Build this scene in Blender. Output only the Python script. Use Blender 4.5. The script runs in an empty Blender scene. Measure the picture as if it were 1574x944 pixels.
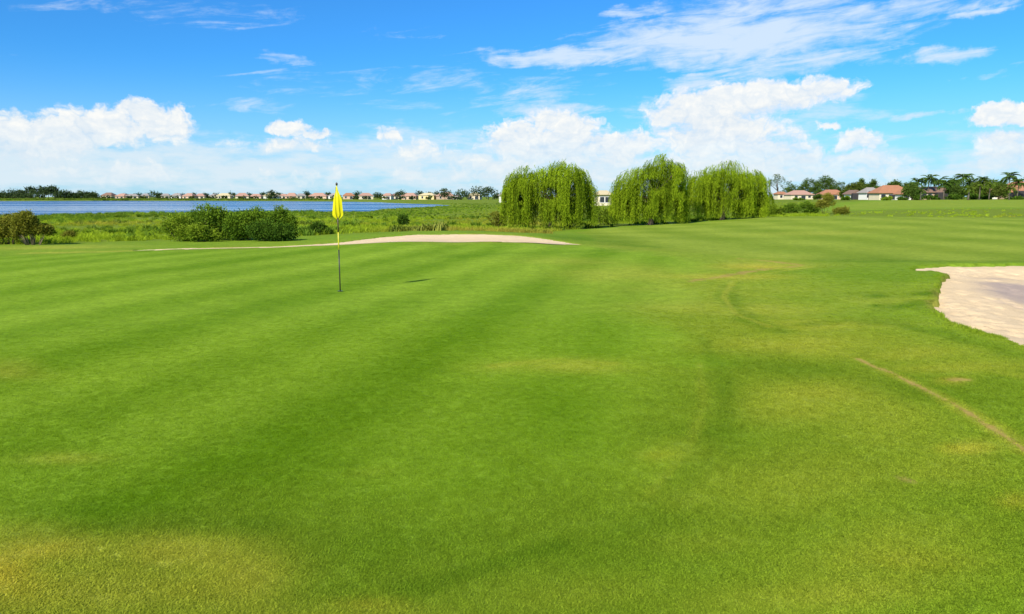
import bpy, math, random, functools
import numpy as np
from mathutils import Vector

random.seed(7)
rng = np.random.default_rng(11)
scene = bpy.context.scene
COL = scene.collection
rad = math.radians

# ------------------------------------------------------------------ camera
FPX, CX, CY, HOR = 1150.0, 787.0, 472.0, 302.0      # focal length, centre and eye level in photograph pixels
EYE = 1.9
PITCH = math.atan((CY - HOR) / FPX)
cam_data = bpy.data.cameras.new('camera')
cam_data.sensor_width = 36.0
cam_data.lens = 36.0 * FPX / 1574.0
cam_data.clip_start = 0.05
cam_data.clip_end = 30000.0
cam = bpy.data.objects.new('camera', cam_data)
COL.objects.link(cam)
cam.location = (0, 0, EYE)
cam.rotation_euler = (math.pi / 2 - PITCH, 0, 0)
scene.camera = cam

# ------------------------------------------------------------------ light and exposure
SUN_EL = rad(35.5)
SUN_X, SUN_Y = -1.36, -2.10                          # ground direction towards the sun
SUN_AZ = math.atan2(SUN_X, SUN_Y)
sun_data = bpy.data.lights.new('sun', 'SUN')
sun_data.energy = 4.2
sun_data.angle = rad(0.55)
sun_data.color = (1.0, 0.94, 0.82)
sun = bpy.data.objects.new('sun', sun_data)
COL.objects.link(sun)
sdir = Vector((math.sin(SUN_AZ) * math.cos(SUN_EL), math.cos(SUN_AZ) * math.cos(SUN_EL), math.sin(SUN_EL)))
sun.rotation_euler = sdir.to_track_quat('Z', 'Y').to_euler()
sun.location = (-20, -30, 40)

scene.view_settings.view_transform = 'Standard'
scene.view_settings.look = 'None'
scene.view_settings.exposure = 0.75
scene.view_settings.gamma = 1.0
scene.view_settings.use_curve_mapping = False
scene.render.engine = 'CYCLES'
scene.cycles.use_denoising = True
scene.cycles.max_bounces = 4
scene.cycles.transparent_max_bounces = 6
scene.cycles.diffuse_bounces = 2
scene.cycles.glossy_bounces = 2
scene.cycles.transmission_bounces = 3
scene.cycles.caustics_reflective = False
scene.cycles.caustics_refractive = False


class NT:
    """small helper to write node trees as expressions"""
    dim = '3D'

    def __init__(self, tree):
        self.t = tree

    def new(self, kind, **kw):
        n = self.t.nodes.new(kind)
        for k, v in kw.items():
            setattr(n, k, v)
        return n

    def put(self, sock, v):
        if v is None:
            return
        if hasattr(v, 'is_output'):
            self.t.links.new(v, sock)
        else:
            sock.default_value = v

    def m(self, op, a, b=None, c=None, clamp=False):
        n = self.new('ShaderNodeMath', operation=op, use_clamp=clamp)
        for i, v in enumerate((a, b, c)):
            self.put(n.inputs[i], v)
        return n.outputs[0]

    def vm(self, op, a, b=None, out=0):
        n = self.new('ShaderNodeVectorMath', operation=op)
        self.put(n.inputs[0], a)
        if b is not None:
            if op == 'SCALE':
                self.put(n.inputs['Scale'], b)
            else:
                self.put(n.inputs[1], b)
        return n.outputs['Value'] if op in ('DOT_PRODUCT', 'LENGTH') else n.outputs[0]

    def mix(self, f, a, b, blend='MIX'):
        n = self.new('ShaderNodeMix', data_type='RGBA', blend_type=blend)
        self.put(n.inputs[0], f)
        for s, v in ((n.inputs[6], a), (n.inputs[7], b)):
            if isinstance(v, tuple) and len(v) == 3:
                v = v + (1.0,)
            self.put(s, v)
        return n.outputs[2]

    def sstep(self, x, lo, hi):
        n = self.new('ShaderNodeMapRange', interpolation_type='SMOOTHSTEP')
        self.put(n.inputs[0], x)
        n.inputs[1].default_value, n.inputs[2].default_value = lo, hi
        n.inputs[3].default_value, n.inputs[4].default_value = 0.0, 1.0
        return n.outputs[0]

    def lin(self, x, lo, hi, a, b):
        n = self.new('ShaderNodeMapRange')
        self.put(n.inputs[0], x)
        for i, v in enumerate((lo, hi, a, b)):
            n.inputs[i + 1].default_value = v
        return n.outputs[0]

    def noise(self, vec, scale, detail=4, rough=0.55, color=False, dist=0.0):
        n = self.new('ShaderNodeTexNoise')
        n.noise_dimensions = self.dim
        self.put(n.inputs['Vector'], vec)
        n.inputs['Scale'].default_value = scale
        n.inputs['Detail'].default_value = detail
        n.inputs['Roughness'].default_value = rough
        n.inputs['Distortion'].default_value = dist
        return n.outputs['Color' if color else 'Fac']

    def voronoi(self, vec, scale, detail=0):
        n = self.new('ShaderNodeTexVoronoi', feature='F1', voronoi_dimensions=self.dim)
        self.put(n.inputs['Vector'], vec)
        n.inputs['Scale'].default_value = scale
        n.inputs['Detail'].default_value = detail
        return n.outputs['Distance']

    def attr(self, name, inst=False, vec=False):
        n = self.new('ShaderNodeAttribute', attribute_name=name, attribute_type='INSTANCER' if inst else 'GEOMETRY')
        return n.outputs['Vector' if vec else 'Fac']

    def comb(self, x, y, z=0.0):
        n = self.new('ShaderNodeCombineXYZ')
        for i, v in enumerate((x, y, z)):
            self.put(n.inputs[i], v)
        return n.outputs[0]

    def sep(self, v):
        n = self.new('ShaderNodeSeparateXYZ')
        self.put(n.inputs[0], v)
        return n.outputs


def ray(px, py):
    a, b = (px - CX) / FPX, (CY - py) / FPX
    c, s = math.cos(PITCH), math.sin(PITCH)
    return (a, c + b * s, -s + b * c)


def azel(px, py):
    x, y, z = ray(px, py)
    return math.degrees(math.atan2(x, y)), math.degrees(math.atan2(z, math.hypot(x, y)))


# ------------------------------------------------------------------ sky
world = bpy.data.worlds.new('World')
scene.world = world
world.use_nodes = True
world.cycles.sampling_method = 'MANUAL'
world.cycles.sample_map_resolution = 512
wt = world.node_tree
wt.nodes.clear()
W = NT(wt)
W.dim = '2D'

# cumulus masses (x, y, half width, half height in photograph pixels, weight), turned into directions
CUMULUS = [
    (40, 205, 110, 34, 1.0), (150, 196, 95, 34, 1.1), (212, 168, 34, 20, 1.0), (255, 190, 52, 32, 1.0), (272, 168, 26, 9, .7),
    (85, 225, 42, 28, .8), (20, 228, 40, 26, .8), (225, 262, 55, 14, .55), (60, 256, 45, 14, .6), (-120, 200, 90, 50, 1.0),
    (445, 196, 34, 13, 1.0), (480, 202, 32, 9, .8), (440, 222, 70, 10, .5), (475, 275, 36, 14, .5), (630, 268, 36, 15, .5),
    (600, 214, 26, 18, .55), (650, 232, 46, 14, .45),
    (835, 186, 44, 20, 1.15), (880, 192, 38, 18, 1.0), (785, 210, 50, 26, 1.0), (850, 225, 110, 40, 1.1), (950, 222, 80, 26, 1.0),
    (770, 262, 90, 22, .6), (930, 258, 70, 22, .7),
    (1080, 168, 92, 34, 1.1), (1170, 150, 100, 30, 1.15), (1245, 140, 76, 20, 1.0), (1100, 210, 110, 46, 1.0), (1170, 225, 70, 50, .8),
    (1090, 255, 110, 30, .8),
    (1235, 245, 56, 22, .9), (1290, 262, 60, 16, .7), (190, 268, 60, 12, .6), (120, 262, 30, 10, .5), (520, 272, 16, 12, .6), (400, 268, 24, 10, .4), (700, 268, 40, 10, .45), (1180, 262, 60, 18, .7), (1320, 218, 36, 20, .8), (1310, 250, 70, 22, .7), (1380, 256, 38, 18, .7), (1278, 194, 14, 6, .6),
    (1545, 174, 64, 20, 1.25), (1640, 170, 80, 24, 1.0), (1545, 232, 70, 36, .9), (1620, 240, 80, 34, .8),
]
VEIL = [
    (60, 258, 270, 54, .9), (330, 258, 270, 50, .8), (620, 250, 240, 54, .75), (850, 265, 260, 50, .7), (1130, 262, 260, 50, .65),
    (440, 228, 100, 18, .7), (1550, 255, 150, 60, .5), (1330, 262, 150, 34, .45), (110, 245, 240, 26, .45), (1150, 180, 190, 46, .5),
    (620, 216, 60, 24, .4),
]
CIRRUS = [
    (1120, 62, 310, 46, 1.2), (900, 86, 180, 22, 1.1), (1250, 92, 130, 18, .8), (1330, 20, 210, 26, .85), (1180, 20, 230, 40, .75),
    (1075, 125, 95, 14, .9), (1160, 105, 110, 22, .7), (1450, 86, 90, 13, .8), (1500, 14, 70, 9, .7), (980, 18, 60, 12, .55),
    (845, 168, 110, 12, .55), (830, 142, 70, 14, .5), (445, 92, 40, 9, .25), (100, 6, 140, 20, .3), (700, 140, 190, 30, .22),
    (480, 130, 90, 14, .2), (380, 160, 70, 10, .25), (1540, 118, 50, 8, .45), (1410, 178, 50, 7, .45), (620, 50, 50, 10, .25),
    (240, 12, 160, 22, .22), (1395, 210, 110, 9, .3), (1700, 90, 120, 20, .7), (-130, 60, 120, 16, .3),
]


def ellipses(N, vec, lst, smooth):
    acc = None
    for (x, y, rx, ry, w) in lst:
        a0, e0 = azel(x, y)
        a1, _ = azel(x + rx, y)
        _, e1 = azel(x, y - ry)
        d = N.vm('SUBTRACT', vec, (a0, e0, 0))
        d = N.vm('MULTIPLY', d, (1 / abs(a1 - a0), 1 / abs(e1 - e0), 0))
        r2 = N.vm('DOT_PRODUCT', d, d)
        v = N.m('MULTIPLY_ADD', r2, -w, w)
        acc = v if acc is None else N.m('SMOOTH_MAX', acc, v, smooth) if smooth else N.m('MAXIMUM', acc, v)
    return acc


def make_group(name, fn):
    g = bpy.data.node_groups.new(name, 'ShaderNodeTree')
    g.interface.new_socket('p', in_out='INPUT', socket_type='NodeSocketVector')
    g.interface.new_socket('d', in_out='OUTPUT', socket_type='NodeSocketFloat')
    g.interface.new_socket('lit', in_out='OUTPUT', socket_type='NodeSocketFloat')
    N = NT(g)
    N.dim = '2D'
    gi, go = N.new('NodeGroupInput'), N.new('NodeGroupOutput')
    for i, o_ in enumerate(fn(N, gi.outputs[0])):
        g.links.new(o_, go.inputs[i])
    return g


def cumulus_fn(N, p):
    w1 = N.vm('SUBTRACT', N.noise(p, 0.45, 2, .5, True), (.5, .5, .5))
    w2 = N.vm('SUBTRACT', N.noise(p, 1.5, 3, .6, True), (.5, .5, .5))
    q = N.vm('ADD', p, N.vm('MULTIPLY', w1, (3.0, 1.3, 0)))
    q = N.vm('ADD', q, N.vm('MULTIPLY', w2, (1.1, .65, 0)))
    F = ellipses(N, q, CUMULUS, .25)
    sq = N.vm('MULTIPLY', q, (1, 1.3, 1))
    v1 = N.voronoi(sq, .75)
    v2 = N.voronoi(sq, 2.0)
    fb = N.m('SUBTRACT', N.noise(N.vm('MULTIPLY', p, (.8, 2.0, 1)), .9, 5, .62), .5)
    puff = N.m('MULTIPLY', N.m('SUBTRACT', .42, v1), .85)
    puff = N.m('ADD', puff, N.m('MULTIPLY', N.m('SUBTRACT', .42, v2), .55))
    D = N.m('ADD', N.m('ADD', F, .24), N.m('ADD', N.m('MULTIPLY', puff, .75), N.m('MULTIPLY', fb, .9)))
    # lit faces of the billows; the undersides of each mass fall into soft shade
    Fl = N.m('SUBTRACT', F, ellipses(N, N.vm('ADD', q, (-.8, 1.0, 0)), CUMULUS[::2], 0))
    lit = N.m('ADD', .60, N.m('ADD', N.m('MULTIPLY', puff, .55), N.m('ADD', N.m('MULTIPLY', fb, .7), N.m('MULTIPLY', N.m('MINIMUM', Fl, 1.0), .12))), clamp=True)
    return D, lit


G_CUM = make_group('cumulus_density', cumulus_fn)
tc = W.new('ShaderNodeTexCoord')
dx, dy, dz = W.sep(tc.outputs['Generated'])
az = W.m('MULTIPLY', W.m('ARCTAN2', dx, dy), 180 / math.pi)
el = W.m('MULTIPLY', W.m('ARCSINE', dz), 180 / math.pi)
u = W.m('SUBTRACT', W.m('PINGPONG', W.m('ADD', az, 38.0), 76.0), 38.0)   # the cloud field goes on all round the horizon
P = W.comb(u, el, 0)


def use(g, vec):
    n = W.new('ShaderNodeGroup')
    n.node_tree = g
    W.put(n.inputs[0], vec)
    return n.outputs


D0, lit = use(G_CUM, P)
cum_a = W.sstep(D0, -.08, .92)
lowfade = W.sstep(el, -.3, 5.0)
cum_a = W.m('MULTIPLY', cum_a, W.lin(lowfade, 0, 1, .35, .97))

# thin veil near the horizon and high cirrus, drawn out by stretched noise
wv = W.vm('MULTIPLY', W.vm('SUBTRACT', W.noise(P, .22, 4, .6, True), (.5, .5, .5)), (9, 2.2, 0))
vq = W.vm('ADD', P, wv)
Vf = ellipses(W, vq, VEIL, .3)
vn = W.noise(W.vm('MULTIPLY', P, (.35, 1.5, 1)), .8, 6, .62)
veil_a = W.m('MULTIPLY', W.sstep(W.m('ADD', Vf, W.m('MULTIPLY', W.m('SUBTRACT', vn, .5), 1.7)), -.15, .95), .85)
tilt = W.comb(W.m('ADD', W.m('MULTIPLY', u, .985), W.m('MULTIPLY', el, .17)), W.m('SUBTRACT', W.m('MULTIPLY', el, .985), W.m('MULTIPLY', u, .10)), 0)
wc = W.vm('MULTIPLY', W.vm('SUBTRACT', W.noise(P, .3, 5, .6, True), (.5, .5, .5)), (7, 1.6, 0))
Cf = ellipses(W, W.vm('ADD', P, wc), CIRRUS, .2)
cn = W.noise(W.vm('MULTIPLY', tilt, (.16, .95, 1)), 1.0, 8, .62, dist=.6)
cn2 = W.noise(W.vm('MULTIPLY', tilt, (.5, 2.6, 1)), 1.1, 6, .65)
cn = W.m('ADD', W.m('MULTIPLY', cn, .72), W.m('MULTIPLY', cn2, .28))
cir_a = W.sstep(W.m('ADD', Cf, W.m('MULTIPLY', W.m('SUBTRACT', cn, .5), 3.0)), -.05, 1.15)
cir_a = W.m('MULTIPLY', cir_a, .9)

sky = W.new('ShaderNodeTexSky', sky_type='NISHITA')
sky.sun_disc = False
sky.sun_elevation = SUN_EL
sky.sun_rotation = SUN_AZ
sky.altitude = 0
sky.air_density = 1.0
sky.dust_density = 0.2
sky.ozone_density = 6.0
SKY_TINT = (0.27, 0.79, 1.17)
SKY_STR = 0.085
skyc = W.mix(1.0, sky.outputs[0], SKY_TINT, 'MULTIPLY')
CL = 1 / SKY_STR
white = tuple(c * CL for c in (.60, .595, .57))
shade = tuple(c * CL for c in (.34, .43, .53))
veilc = tuple(c * CL for c in (.45, .515, .56))
circ = tuple(c * CL for c in (.42, .50, .60))
haze_a = W.m('MULTIPLY', W.m('POWER', W.sstep(el, 11.0, -1.0), 1.5), .80)      # moist air whitens the sky low down
col = W.mix(haze_a, skyc, tuple(c * CL for c in (.30, .455, .55)))
col = W.mix(veil_a, col, veilc)
col = W.mix(cir_a, col, circ)
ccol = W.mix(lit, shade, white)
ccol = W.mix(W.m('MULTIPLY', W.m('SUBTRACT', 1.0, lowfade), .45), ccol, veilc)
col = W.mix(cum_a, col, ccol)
bg = W.new('ShaderNodeBackground')
W.put(bg.inputs[0], col)
bg.inputs[1].default_value = SKY_STR
wo = W.new('ShaderNodeOutputWorld')
wt.links.new(bg.outputs[0], wo.inputs[0])


# ------------------------------------------------------------------ helpers: meshes and objects
def link(o, parent=None):
    COL.objects.link(o)
    if parent is not None:
        o.parent = parent
    return o


def np_mesh(name, V, F, mat=None, smooth=False, attrs=None):
    """V (n,3); F (m,3) or (m,4) or a list of both kinds of array"""
    me = bpy.data.meshes.new(name)
    V = np.asarray(V, np.float32)
    Fs = [np.asarray(f, np.int32) for f in (F if isinstance(F, list) else [F])]
    Fs = [f for f in Fs if len(f)]
    me.vertices.add(len(V))
    me.vertices.foreach_set('co', V.ravel())
    loops = np.concatenate([f.ravel() for f in Fs]) if Fs else np.zeros(0, np.int32)
    sizes = np.concatenate([np.full(len(f), f.shape[1], np.int32) for f in Fs]) if Fs else np.zeros(0, np.int32)
    me.loops.add(len(loops))
    me.loops.foreach_set('vertex_index', loops)
    me.polygons.add(len(sizes))
    starts = np.concatenate([[0], np.cumsum(sizes)[:-1]]).astype(np.int32) if len(sizes) else sizes
    me.polygons.foreach_set('loop_start', starts)
    if smooth and len(sizes):
        me.polygons.foreach_set('use_smooth', np.ones(len(sizes), bool))
    me.update(calc_edges=True)
    for k, a in (attrs or {}).items():
        at = me.attributes.new(k, 'FLOAT', 'POINT')
        at.data.foreach_set('value', np.asarray(a, np.float32))
    if mat:
        me.materials.append(mat)
    return me


def obj(name, me, parent=None):
    return link(bpy.data.objects.new(name, me), parent)


def empty(name, loc, rz=0.0):
    o = bpy.data.objects.new(name, None)
    o.empty_display_size = 0.2
    o.location = loc
    o.rotation_euler = (0, 0, rz)
    return link(o)


def tag(o, label=None, cat=None, group=None, kind=None):
    for k, v in (('label', label), ('category', cat), ('group', group), ('kind', kind)):
        if v:
            o[k] = v
    return o


class MB:
    """collects boxes, tubes and free polygons into one mesh"""
    def __init__(self):
        self.v, self.f = [], []

    def add(self, vs, fs):
        n = len(self.v)
        self.v += [tuple(p) for p in vs]
        self.f += [tuple(i + n for i in f) for f in fs]
        return self

    def box(self, x0, x1, y0, y1, z0, z1):
        return self.add([(x0, y0, z0), (x1, y0, z0), (x1, y1, z0), (x0, y1, z0), (x0, y0, z1), (x1, y0, z1), (x1, y1, z1), (x0, y1, z1)],
                        [(0, 3, 2, 1), (4, 5, 6, 7), (0, 1, 5, 4), (1, 2, 6, 5), (2, 3, 7, 6), (3, 0, 4, 7)])

    def tube(self, pts, rs, n=7):
        pts = [Vector(p) for p in pts]
        rings = []
        for i, p in enumerate(pts):
            t = (pts[min(i + 1, len(pts) - 1)] - pts[max(i - 1, 0)]).normalized()
            a = Vector((1, 0, 0)) if abs(t.x) < .9 else Vector((0, 1, 0))
            b = t.cross(a).normalized()
            c = t.cross(b).normalized()
            rings.append([p + (b * math.cos(2 * math.pi * k / n) + c * math.sin(2 * math.pi * k / n)) * rs[i] for k in range(n)])
        base = len(self.v)
        for r in rings:
            self.v += [tuple(p) for p in r]
        for i in range(len(rings) - 1):
            for k in range(n):
                a0, a1 = base + i * n + k, base + i * n + (k + 1) % n
                self.f.append((a0, a0 + n, a1 + n, a1))
        self.f.append(tuple(base + k for k in range(n)))
        self.f.append(tuple(base + (len(rings) - 1) * n + k for k in reversed(range(n))))
        return self

    def build(self, name, mat, parent=None, smooth=False):
        me = bpy.data.meshes.new(name)
        me.from_pydata(self.v, [], self.f)
        if smooth:
            for p in me.polygons:
                p.use_smooth = True
        me.materials.append(mat)
        me.update()
        return obj(name, me, parent)


def hash2(ix, iy, seed):
    h = (ix.astype(np.int64) * 374761393 + iy.astype(np.int64) * 668265263 + seed * 1442695041) & 0xffffffff
    h = ((h ^ (h >> 13)) * 1274126177) & 0xffffffff
    return ((h ^ (h >> 16)) & 0xffff) / 65535.0


def vnoise(x, y, seed=0):
    ix, iy = np.floor(x), np.floor(y)
    fx, fy = x - ix, y - iy
    fx, fy = fx * fx * (3 - 2 * fx), fy * fy * (3 - 2 * fy)
    ix, iy = ix.astype(np.int64), iy.astype(np.int64)
    a, b = hash2(ix, iy, seed), hash2(ix + 1, iy, seed)
    c, d = hash2(ix, iy + 1, seed), hash2(ix + 1, iy + 1, seed)
    return (a * (1 - fx) + b * fx) * (1 - fy) + (c * (1 - fx) + d * fx) * fy


def fbm(x, y, s, octaves=4, seed=0):
    t, amp, tot = 0, 1.0, 0
    for o in range(octaves):
        t = t + amp * vnoise(x * s * 2 ** o + 17.3 * o, y * s * 2 ** o - 9.1 * o, seed + o)
        tot += amp
        amp *= .5
    return t / tot


def ss(x, a, b):
    t = np.clip((x - a) / (b - a), 0, 1)
    return t * t * (3 - 2 * t)


def sdist(x, y, poly):
    """signed distance to a polygon, positive inside"""
    d = np.full(x.shape, 1e18)
    ins = np.zeros(x.shape, bool)
    n = len(poly)
    for i in range(n):
        ax, ay = poly[i]
        bx, by = poly[(i + 1) % n]
        ex, ey = bx - ax, by - ay
        t = np.clip(((x - ax) * ex + (y - ay) * ey) / (ex * ex + ey * ey + 1e-12), 0, 1)
        d = np.minimum(d, (x - ax - t * ex) ** 2 + (y - ay - t * ey) ** 2)
        c = ((ay > y) != (by > y)) & (x < (bx - ax) * (y - ay) / (by - ay + 1e-12) + ax)
        ins ^= c
    d = np.sqrt(d)
    return np.where(ins, d, -d)


def linedist(x, y, pts):
    d = np.full(x.shape, 1e18)
    for (ax, ay), (bx, by) in zip(pts[:-1], pts[1:]):
        ex, ey = bx - ax, by - ay
        t = np.clip(((x - ax) * ex + (y - ay) * ey) / (ex * ex + ey * ey + 1e-12), 0, 1)
        d = np.minimum(d, (x - ax - t * ex) ** 2 + (y - ay - t * ey) ** 2)
    return np.sqrt(d)


# ------------------------------------------------------------------ terrain heights
def col_x(px, Y, z=0.0):
    """world x of the photograph column px at distance Y"""
    return (px - CX) / FPX * (Y * math.cos(PITCH) + (EYE - z) * math.sin(PITCH))


WATER_Z = -1.3
CTRL = []
for px in (-500, 0, 400, 787, 1200, 1574, 2100):
    for Y in (1.5, 5, 11, 17, 22):
        CTRL.append((px, Y, 0.0))
CTRL += [  # (column, distance, height)
    (-500, 26, -.02), (0, 26, -.02), (250, 27, 0), (520, 29, .02), (700, 29, .02), (850, 29, 0),
    (-500, 33, -.12), (0, 31, -.10), (250, 31, -.06), (450, 32, -.02), (560, 33, .1), (640, 34, .2), (720, 34.5, .22), (810, 34, .15), (890, 33, -.02),
    (-500, 45, -.3), (0, 45, -.3), (300, 45, -.3), (600, 46, -.12), (780, 47, -.28),
    (-500, 65, -.7), (0, 65, -.7), (400, 65, -.7), (700, 65, -.68), (800, 62, -.78),
    (-500, 90, -.95), (0, 90, -.95), (400, 90, -.95), (700, 90, -.9),
    (-500, 140, -1.15), (0, 140, -1.15), (400, 140, -1.15), (700, 140, -1.1), (900, 110, -.9),
    (840, 60, -.74), (900, 60, -.72), (960, 64, -.62), (1050, 68, -.46), (1110, 71, -.30), (1180, 75, -.06), (1300, 78, .04), (1450, 78, .05), (1574, 78, .05), (2100, 78, .05),
    (960, 45, -.28), (1100, 45, -.15), (1300, 45, -.02), (1574, 45, .02), (960, 32, -.05), (1150, 30, -.05), (1400, 30, .0),
    (1000, 90, -.7), (1180, 95, -.45), (1300, 95, -.35), (1450, 92, -.35), (1574, 92, -.30), (2100, 92, -.3),
    (1180, 140, -.4), (1300, 140, -.05), (1450, 120, .02), (1574, 120, .05), (2100, 120, .1),
    (1250, 260, .3), (1400, 260, .8), (1574, 260, .95), (2100, 260, 1.0), (1200, 390, .35), (1000, 390, .0), (1574, 450, 1.2),
    (700, 260, -1.0), (0, 260, -1.3), (400, 260, -1.3), (850, 260, -.7), (700, 450, -.8), (850, 450, -.4), (0, 700, -.65), (400, 700, -.65),
    (700, 700, -.5), (1000, 700, .2), (1574, 700, 1.2), (-500, 700, -.65), (-500, 300, -1.3),
]
_cp = np.array([((math.atan2(col_x(p, Y, z), Y)) * 3.0, math.log(Y)) for p, Y, z in CTRL])
_cz = np.array([c[2] for c in CTRL])


def _tps(r2):
    return 0.5 * r2 * np.log(r2 + 1e-9)


_n = len(_cp)
_K = _tps(((_cp[:, None] - _cp[None]) ** 2).sum(-1)) + np.eye(_n) * 0.004
_A = np.zeros((_n + 3, _n + 3))
_A[:_n, :_n] = _K
_A[:_n, _n] = 1
_A[:_n, _n + 1:] = _cp
_A[_n:, :_n] = _A[:_n, _n:].T
_w = np.linalg.solve(_A, np.concatenate([_cz, np.zeros(3)]))

# lake outline as (column, distance)
LAKE_PX = [(-520, 150), (-200, 148), (0, 143), (60, 142), (80, 150), (180, 158), (260, 160), (450, 163), (530, 158), (565, 162), (590, 185), (640, 215), (690, 250), (712, 268),
           (690, 285), (640, 330), (600, 385), (560, 450), (450, 520), (300, 590), (150, 620), (0, 630), (-200, 630), (-520, 620)]
LAKE = [(math.atan2(col_x(p, Y, -1.2), Y) * 3.0, math.log(Y)) for p, Y in LAKE_PX]


def base_h(x, y):
    x, y = np.asarray(x, float), np.asarray(y, float)
    r = np.maximum(np.hypot(x, y), 1.2)
    a0 = np.arctan2(x, y)
    a = np.clip(a0, -rad(44), rad(44)) * 3.0
    lr = np.log(np.minimum(r, 700))
    z = _w[_n] + _w[_n + 1] * a + _w[_n + 2] * lr
    for i in range(_n):
        z = z + _w[i] * _tps((a - _cp[i, 0]) ** 2 + (lr - _cp[i, 1]) ** 2)
    fade = 1 - ss(np.abs(a0), rad(60), rad(110))
    z = np.maximum(z, -1.2) * fade
    # gentle unevenness
    z = z + (fbm(x, y, .12, 3, 5) - .5) * .08 * ss(r, 6, 30) + (fbm(x, y, .5, 2, 8) - .5) * .03 * ss(r, 3, 12)
    z = z + (fbm(x, y, .03, 3, 21) - .5) * .25 * ss(r, 90, 200) * fade
    z = np.maximum(z, np.where(fade > .3, -1.22, -9))
    sd = sdist(a, np.log(r), LAKE) + (fbm(x, y, .05, 3, 3) - .5) * .05
    lake = ss(sd, -.012, .03) * fade
    return z * (1 - lake) + lake * -2.2


def smooth_h(x, y):
    a, lr = math.atan2(x, y) * 3.0, math.log(min(max(math.hypot(x, y), 1.2), 700))
    return float(_w[_n] + _w[_n + 1] * a + _w[_n + 2] * lr + (_w[:_n] * _tps((a - _cp[:, 0]) ** 2 + (lr - _cp[:, 1]) ** 2)).sum())


@functools.lru_cache(maxsize=None)
def unproj(px, py):
    """ground point behind a photograph pixel"""
    dxx, dyy, dzz = ray(px, py)
    t = 1.9 / -dzz
    for _ in range(12):
        z = smooth_h(dxx * t, dyy * t)
        t = .5 * t + .5 * (EYE - z) / -dzz
    return dxx * t, dyy * t


# bunkers: outlines on the ground
B_RIGHT = [unproj(*p) for p in [(1402, 414), (1405, 410), (1425, 408), (1445, 406.5), (1500, 406), (1574, 406), (1640, 407)]]
B_RIGHT += [(22.0, 20.0), (23.0, 15.0), (17.0, 10.2), (11.5, 8.2), (8.6, 8.5)]
B_RIGHT += [unproj(*p) for p in [(1590, 540), (1560, 530), (1530, 521), (1500, 513), (1475, 505), (1452, 492), (1440, 480), (1434, 466), (1438, 455), (1446, 445),
                                 (1450, 432), (1451, 424), (1446, 418), (1430, 415), (1412, 416)]]


def pY(px, Y):
    return (col_x(px, Y), Y)


B_BACK = [pY(*p) for p in [(183, 27.3), (230, 27.85), (300, 28.3), (400, 28.8), (500, 29.3), (560, 29.6), (640, 30.0), (760, 30.0), (840, 30.0), (890, 30.2),
                           (880, 30.9), (850, 32.0), (810, 33.2), (750, 33.9), (690, 34.0), (640, 33.7), (600, 33.1), (565, 32.3), (535, 30.9), (480, 29.95), (400, 29.3), (300, 28.75), (230, 28.2), (190, 27.55)]]
GREEN_EDGE = None


def bunker_masks(x, y):
    w = (fbm(x, y, 1.6, 3, 31) - .5)
    return sdist(x, y, B_RIGHT) + w * .35, sdist(x, y, B_BACK) + w * .45


def height(x, y):
    z = base_h(x, y)
    r = np.hypot(x, y)
    near = (r < 60) & (y > 0)
    if near.any():
        xr, yr = x[near], y[near]
        a, b = bunker_masks(xr, yr)
        zz = z[near]
        zz = zz + .05 * ss(a, -.7, -.05) * (1 - ss(a, -.05, .02)) * (1 - ss(yr, 17, 19.5))   # raised lip
        zz = zz - .40 * ss(a, -.02, .16) - .40 * ss(b, -.05, .12)
        z = z.copy()
        z[near] = zz
    return z


def h1(x, y):
    return float(height(np.array([float(x)]), np.array([float(y)]))[0])


# ------------------------------------------------------------------ turf masks (shape of the mown areas, dry and bare patches)
def P_(px, py):
    return unproj(px, py)


DRY = [  # photograph pixel, half sizes, strength: worn yellow turf
    (20, 885, 120, 60, .9), (130, 842, 130, 26, .8), (250, 905, 250, 50, .65), (350, 845, 120, 34, .8), (430, 868, 80, 40, .75), (470, 905, 80, 26, .35), (560, 930, 90, 20, .5), (650, 915, 110, 18, .35),
    (130, 708, 70, 12, .45), (5, 575, 50, 16, .5), (560, 735, 40, 10, .12),
    (870, 556, 95, 12, .55), (760, 560, 60, 10, .25), (950, 420, 110, 14, .45), (880, 402, 90, 8, .3), (1100, 440, 170, 26, .35), (1050, 470, 120, 14, .35),
    (1160, 408, 90, 9, .55), (1120, 425, 150, 7, .5), (1200, 478, 130, 14, .4), (1290, 500, 170, 10, .45), (1230, 525, 150, 14, .4),
    (1250, 600, 130, 26, .5), (1210, 620, 130, 34, .4), (1330, 640, 120, 60, .3), (1200, 740, 240, 70, .3), (1480, 690, 60, 12, .5), (1440, 720, 100, 40, .25),
    (1050, 690, 60, 26, .3), (1010, 760, 80, 24, .3), (1400, 860, 200, 60, .3), (1300, 920, 260, 30, .35), (1050, 830, 120, 26, .2), (900, 890, 160, 30, .2), (1466, 583, 30, 5, .7), (1400, 460, 90, 16, .3), (1500, 560, 150, 10, .4), (1420, 540, 120, 8, .35), (80, 380, 130, 4, .5), (1230, 360, 200, 5, .2),
]
BURNT = [(0, 890, 70, 40, .5), (50, 850, 60, 18, .25), (300, 905, 60, 20, .15), (570, 930, 60, 12, .3), (1480, 690, 40, 8, .22), (1466, 583, 26, 4, .4), (1160, 410, 60, 4, .5), (1110, 425, 80, 4, .35), (1560, 770, 30, 14, .3), (1010, 700, 30, 10, .2), (1400, 865, 120, 20, .15)]
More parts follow.
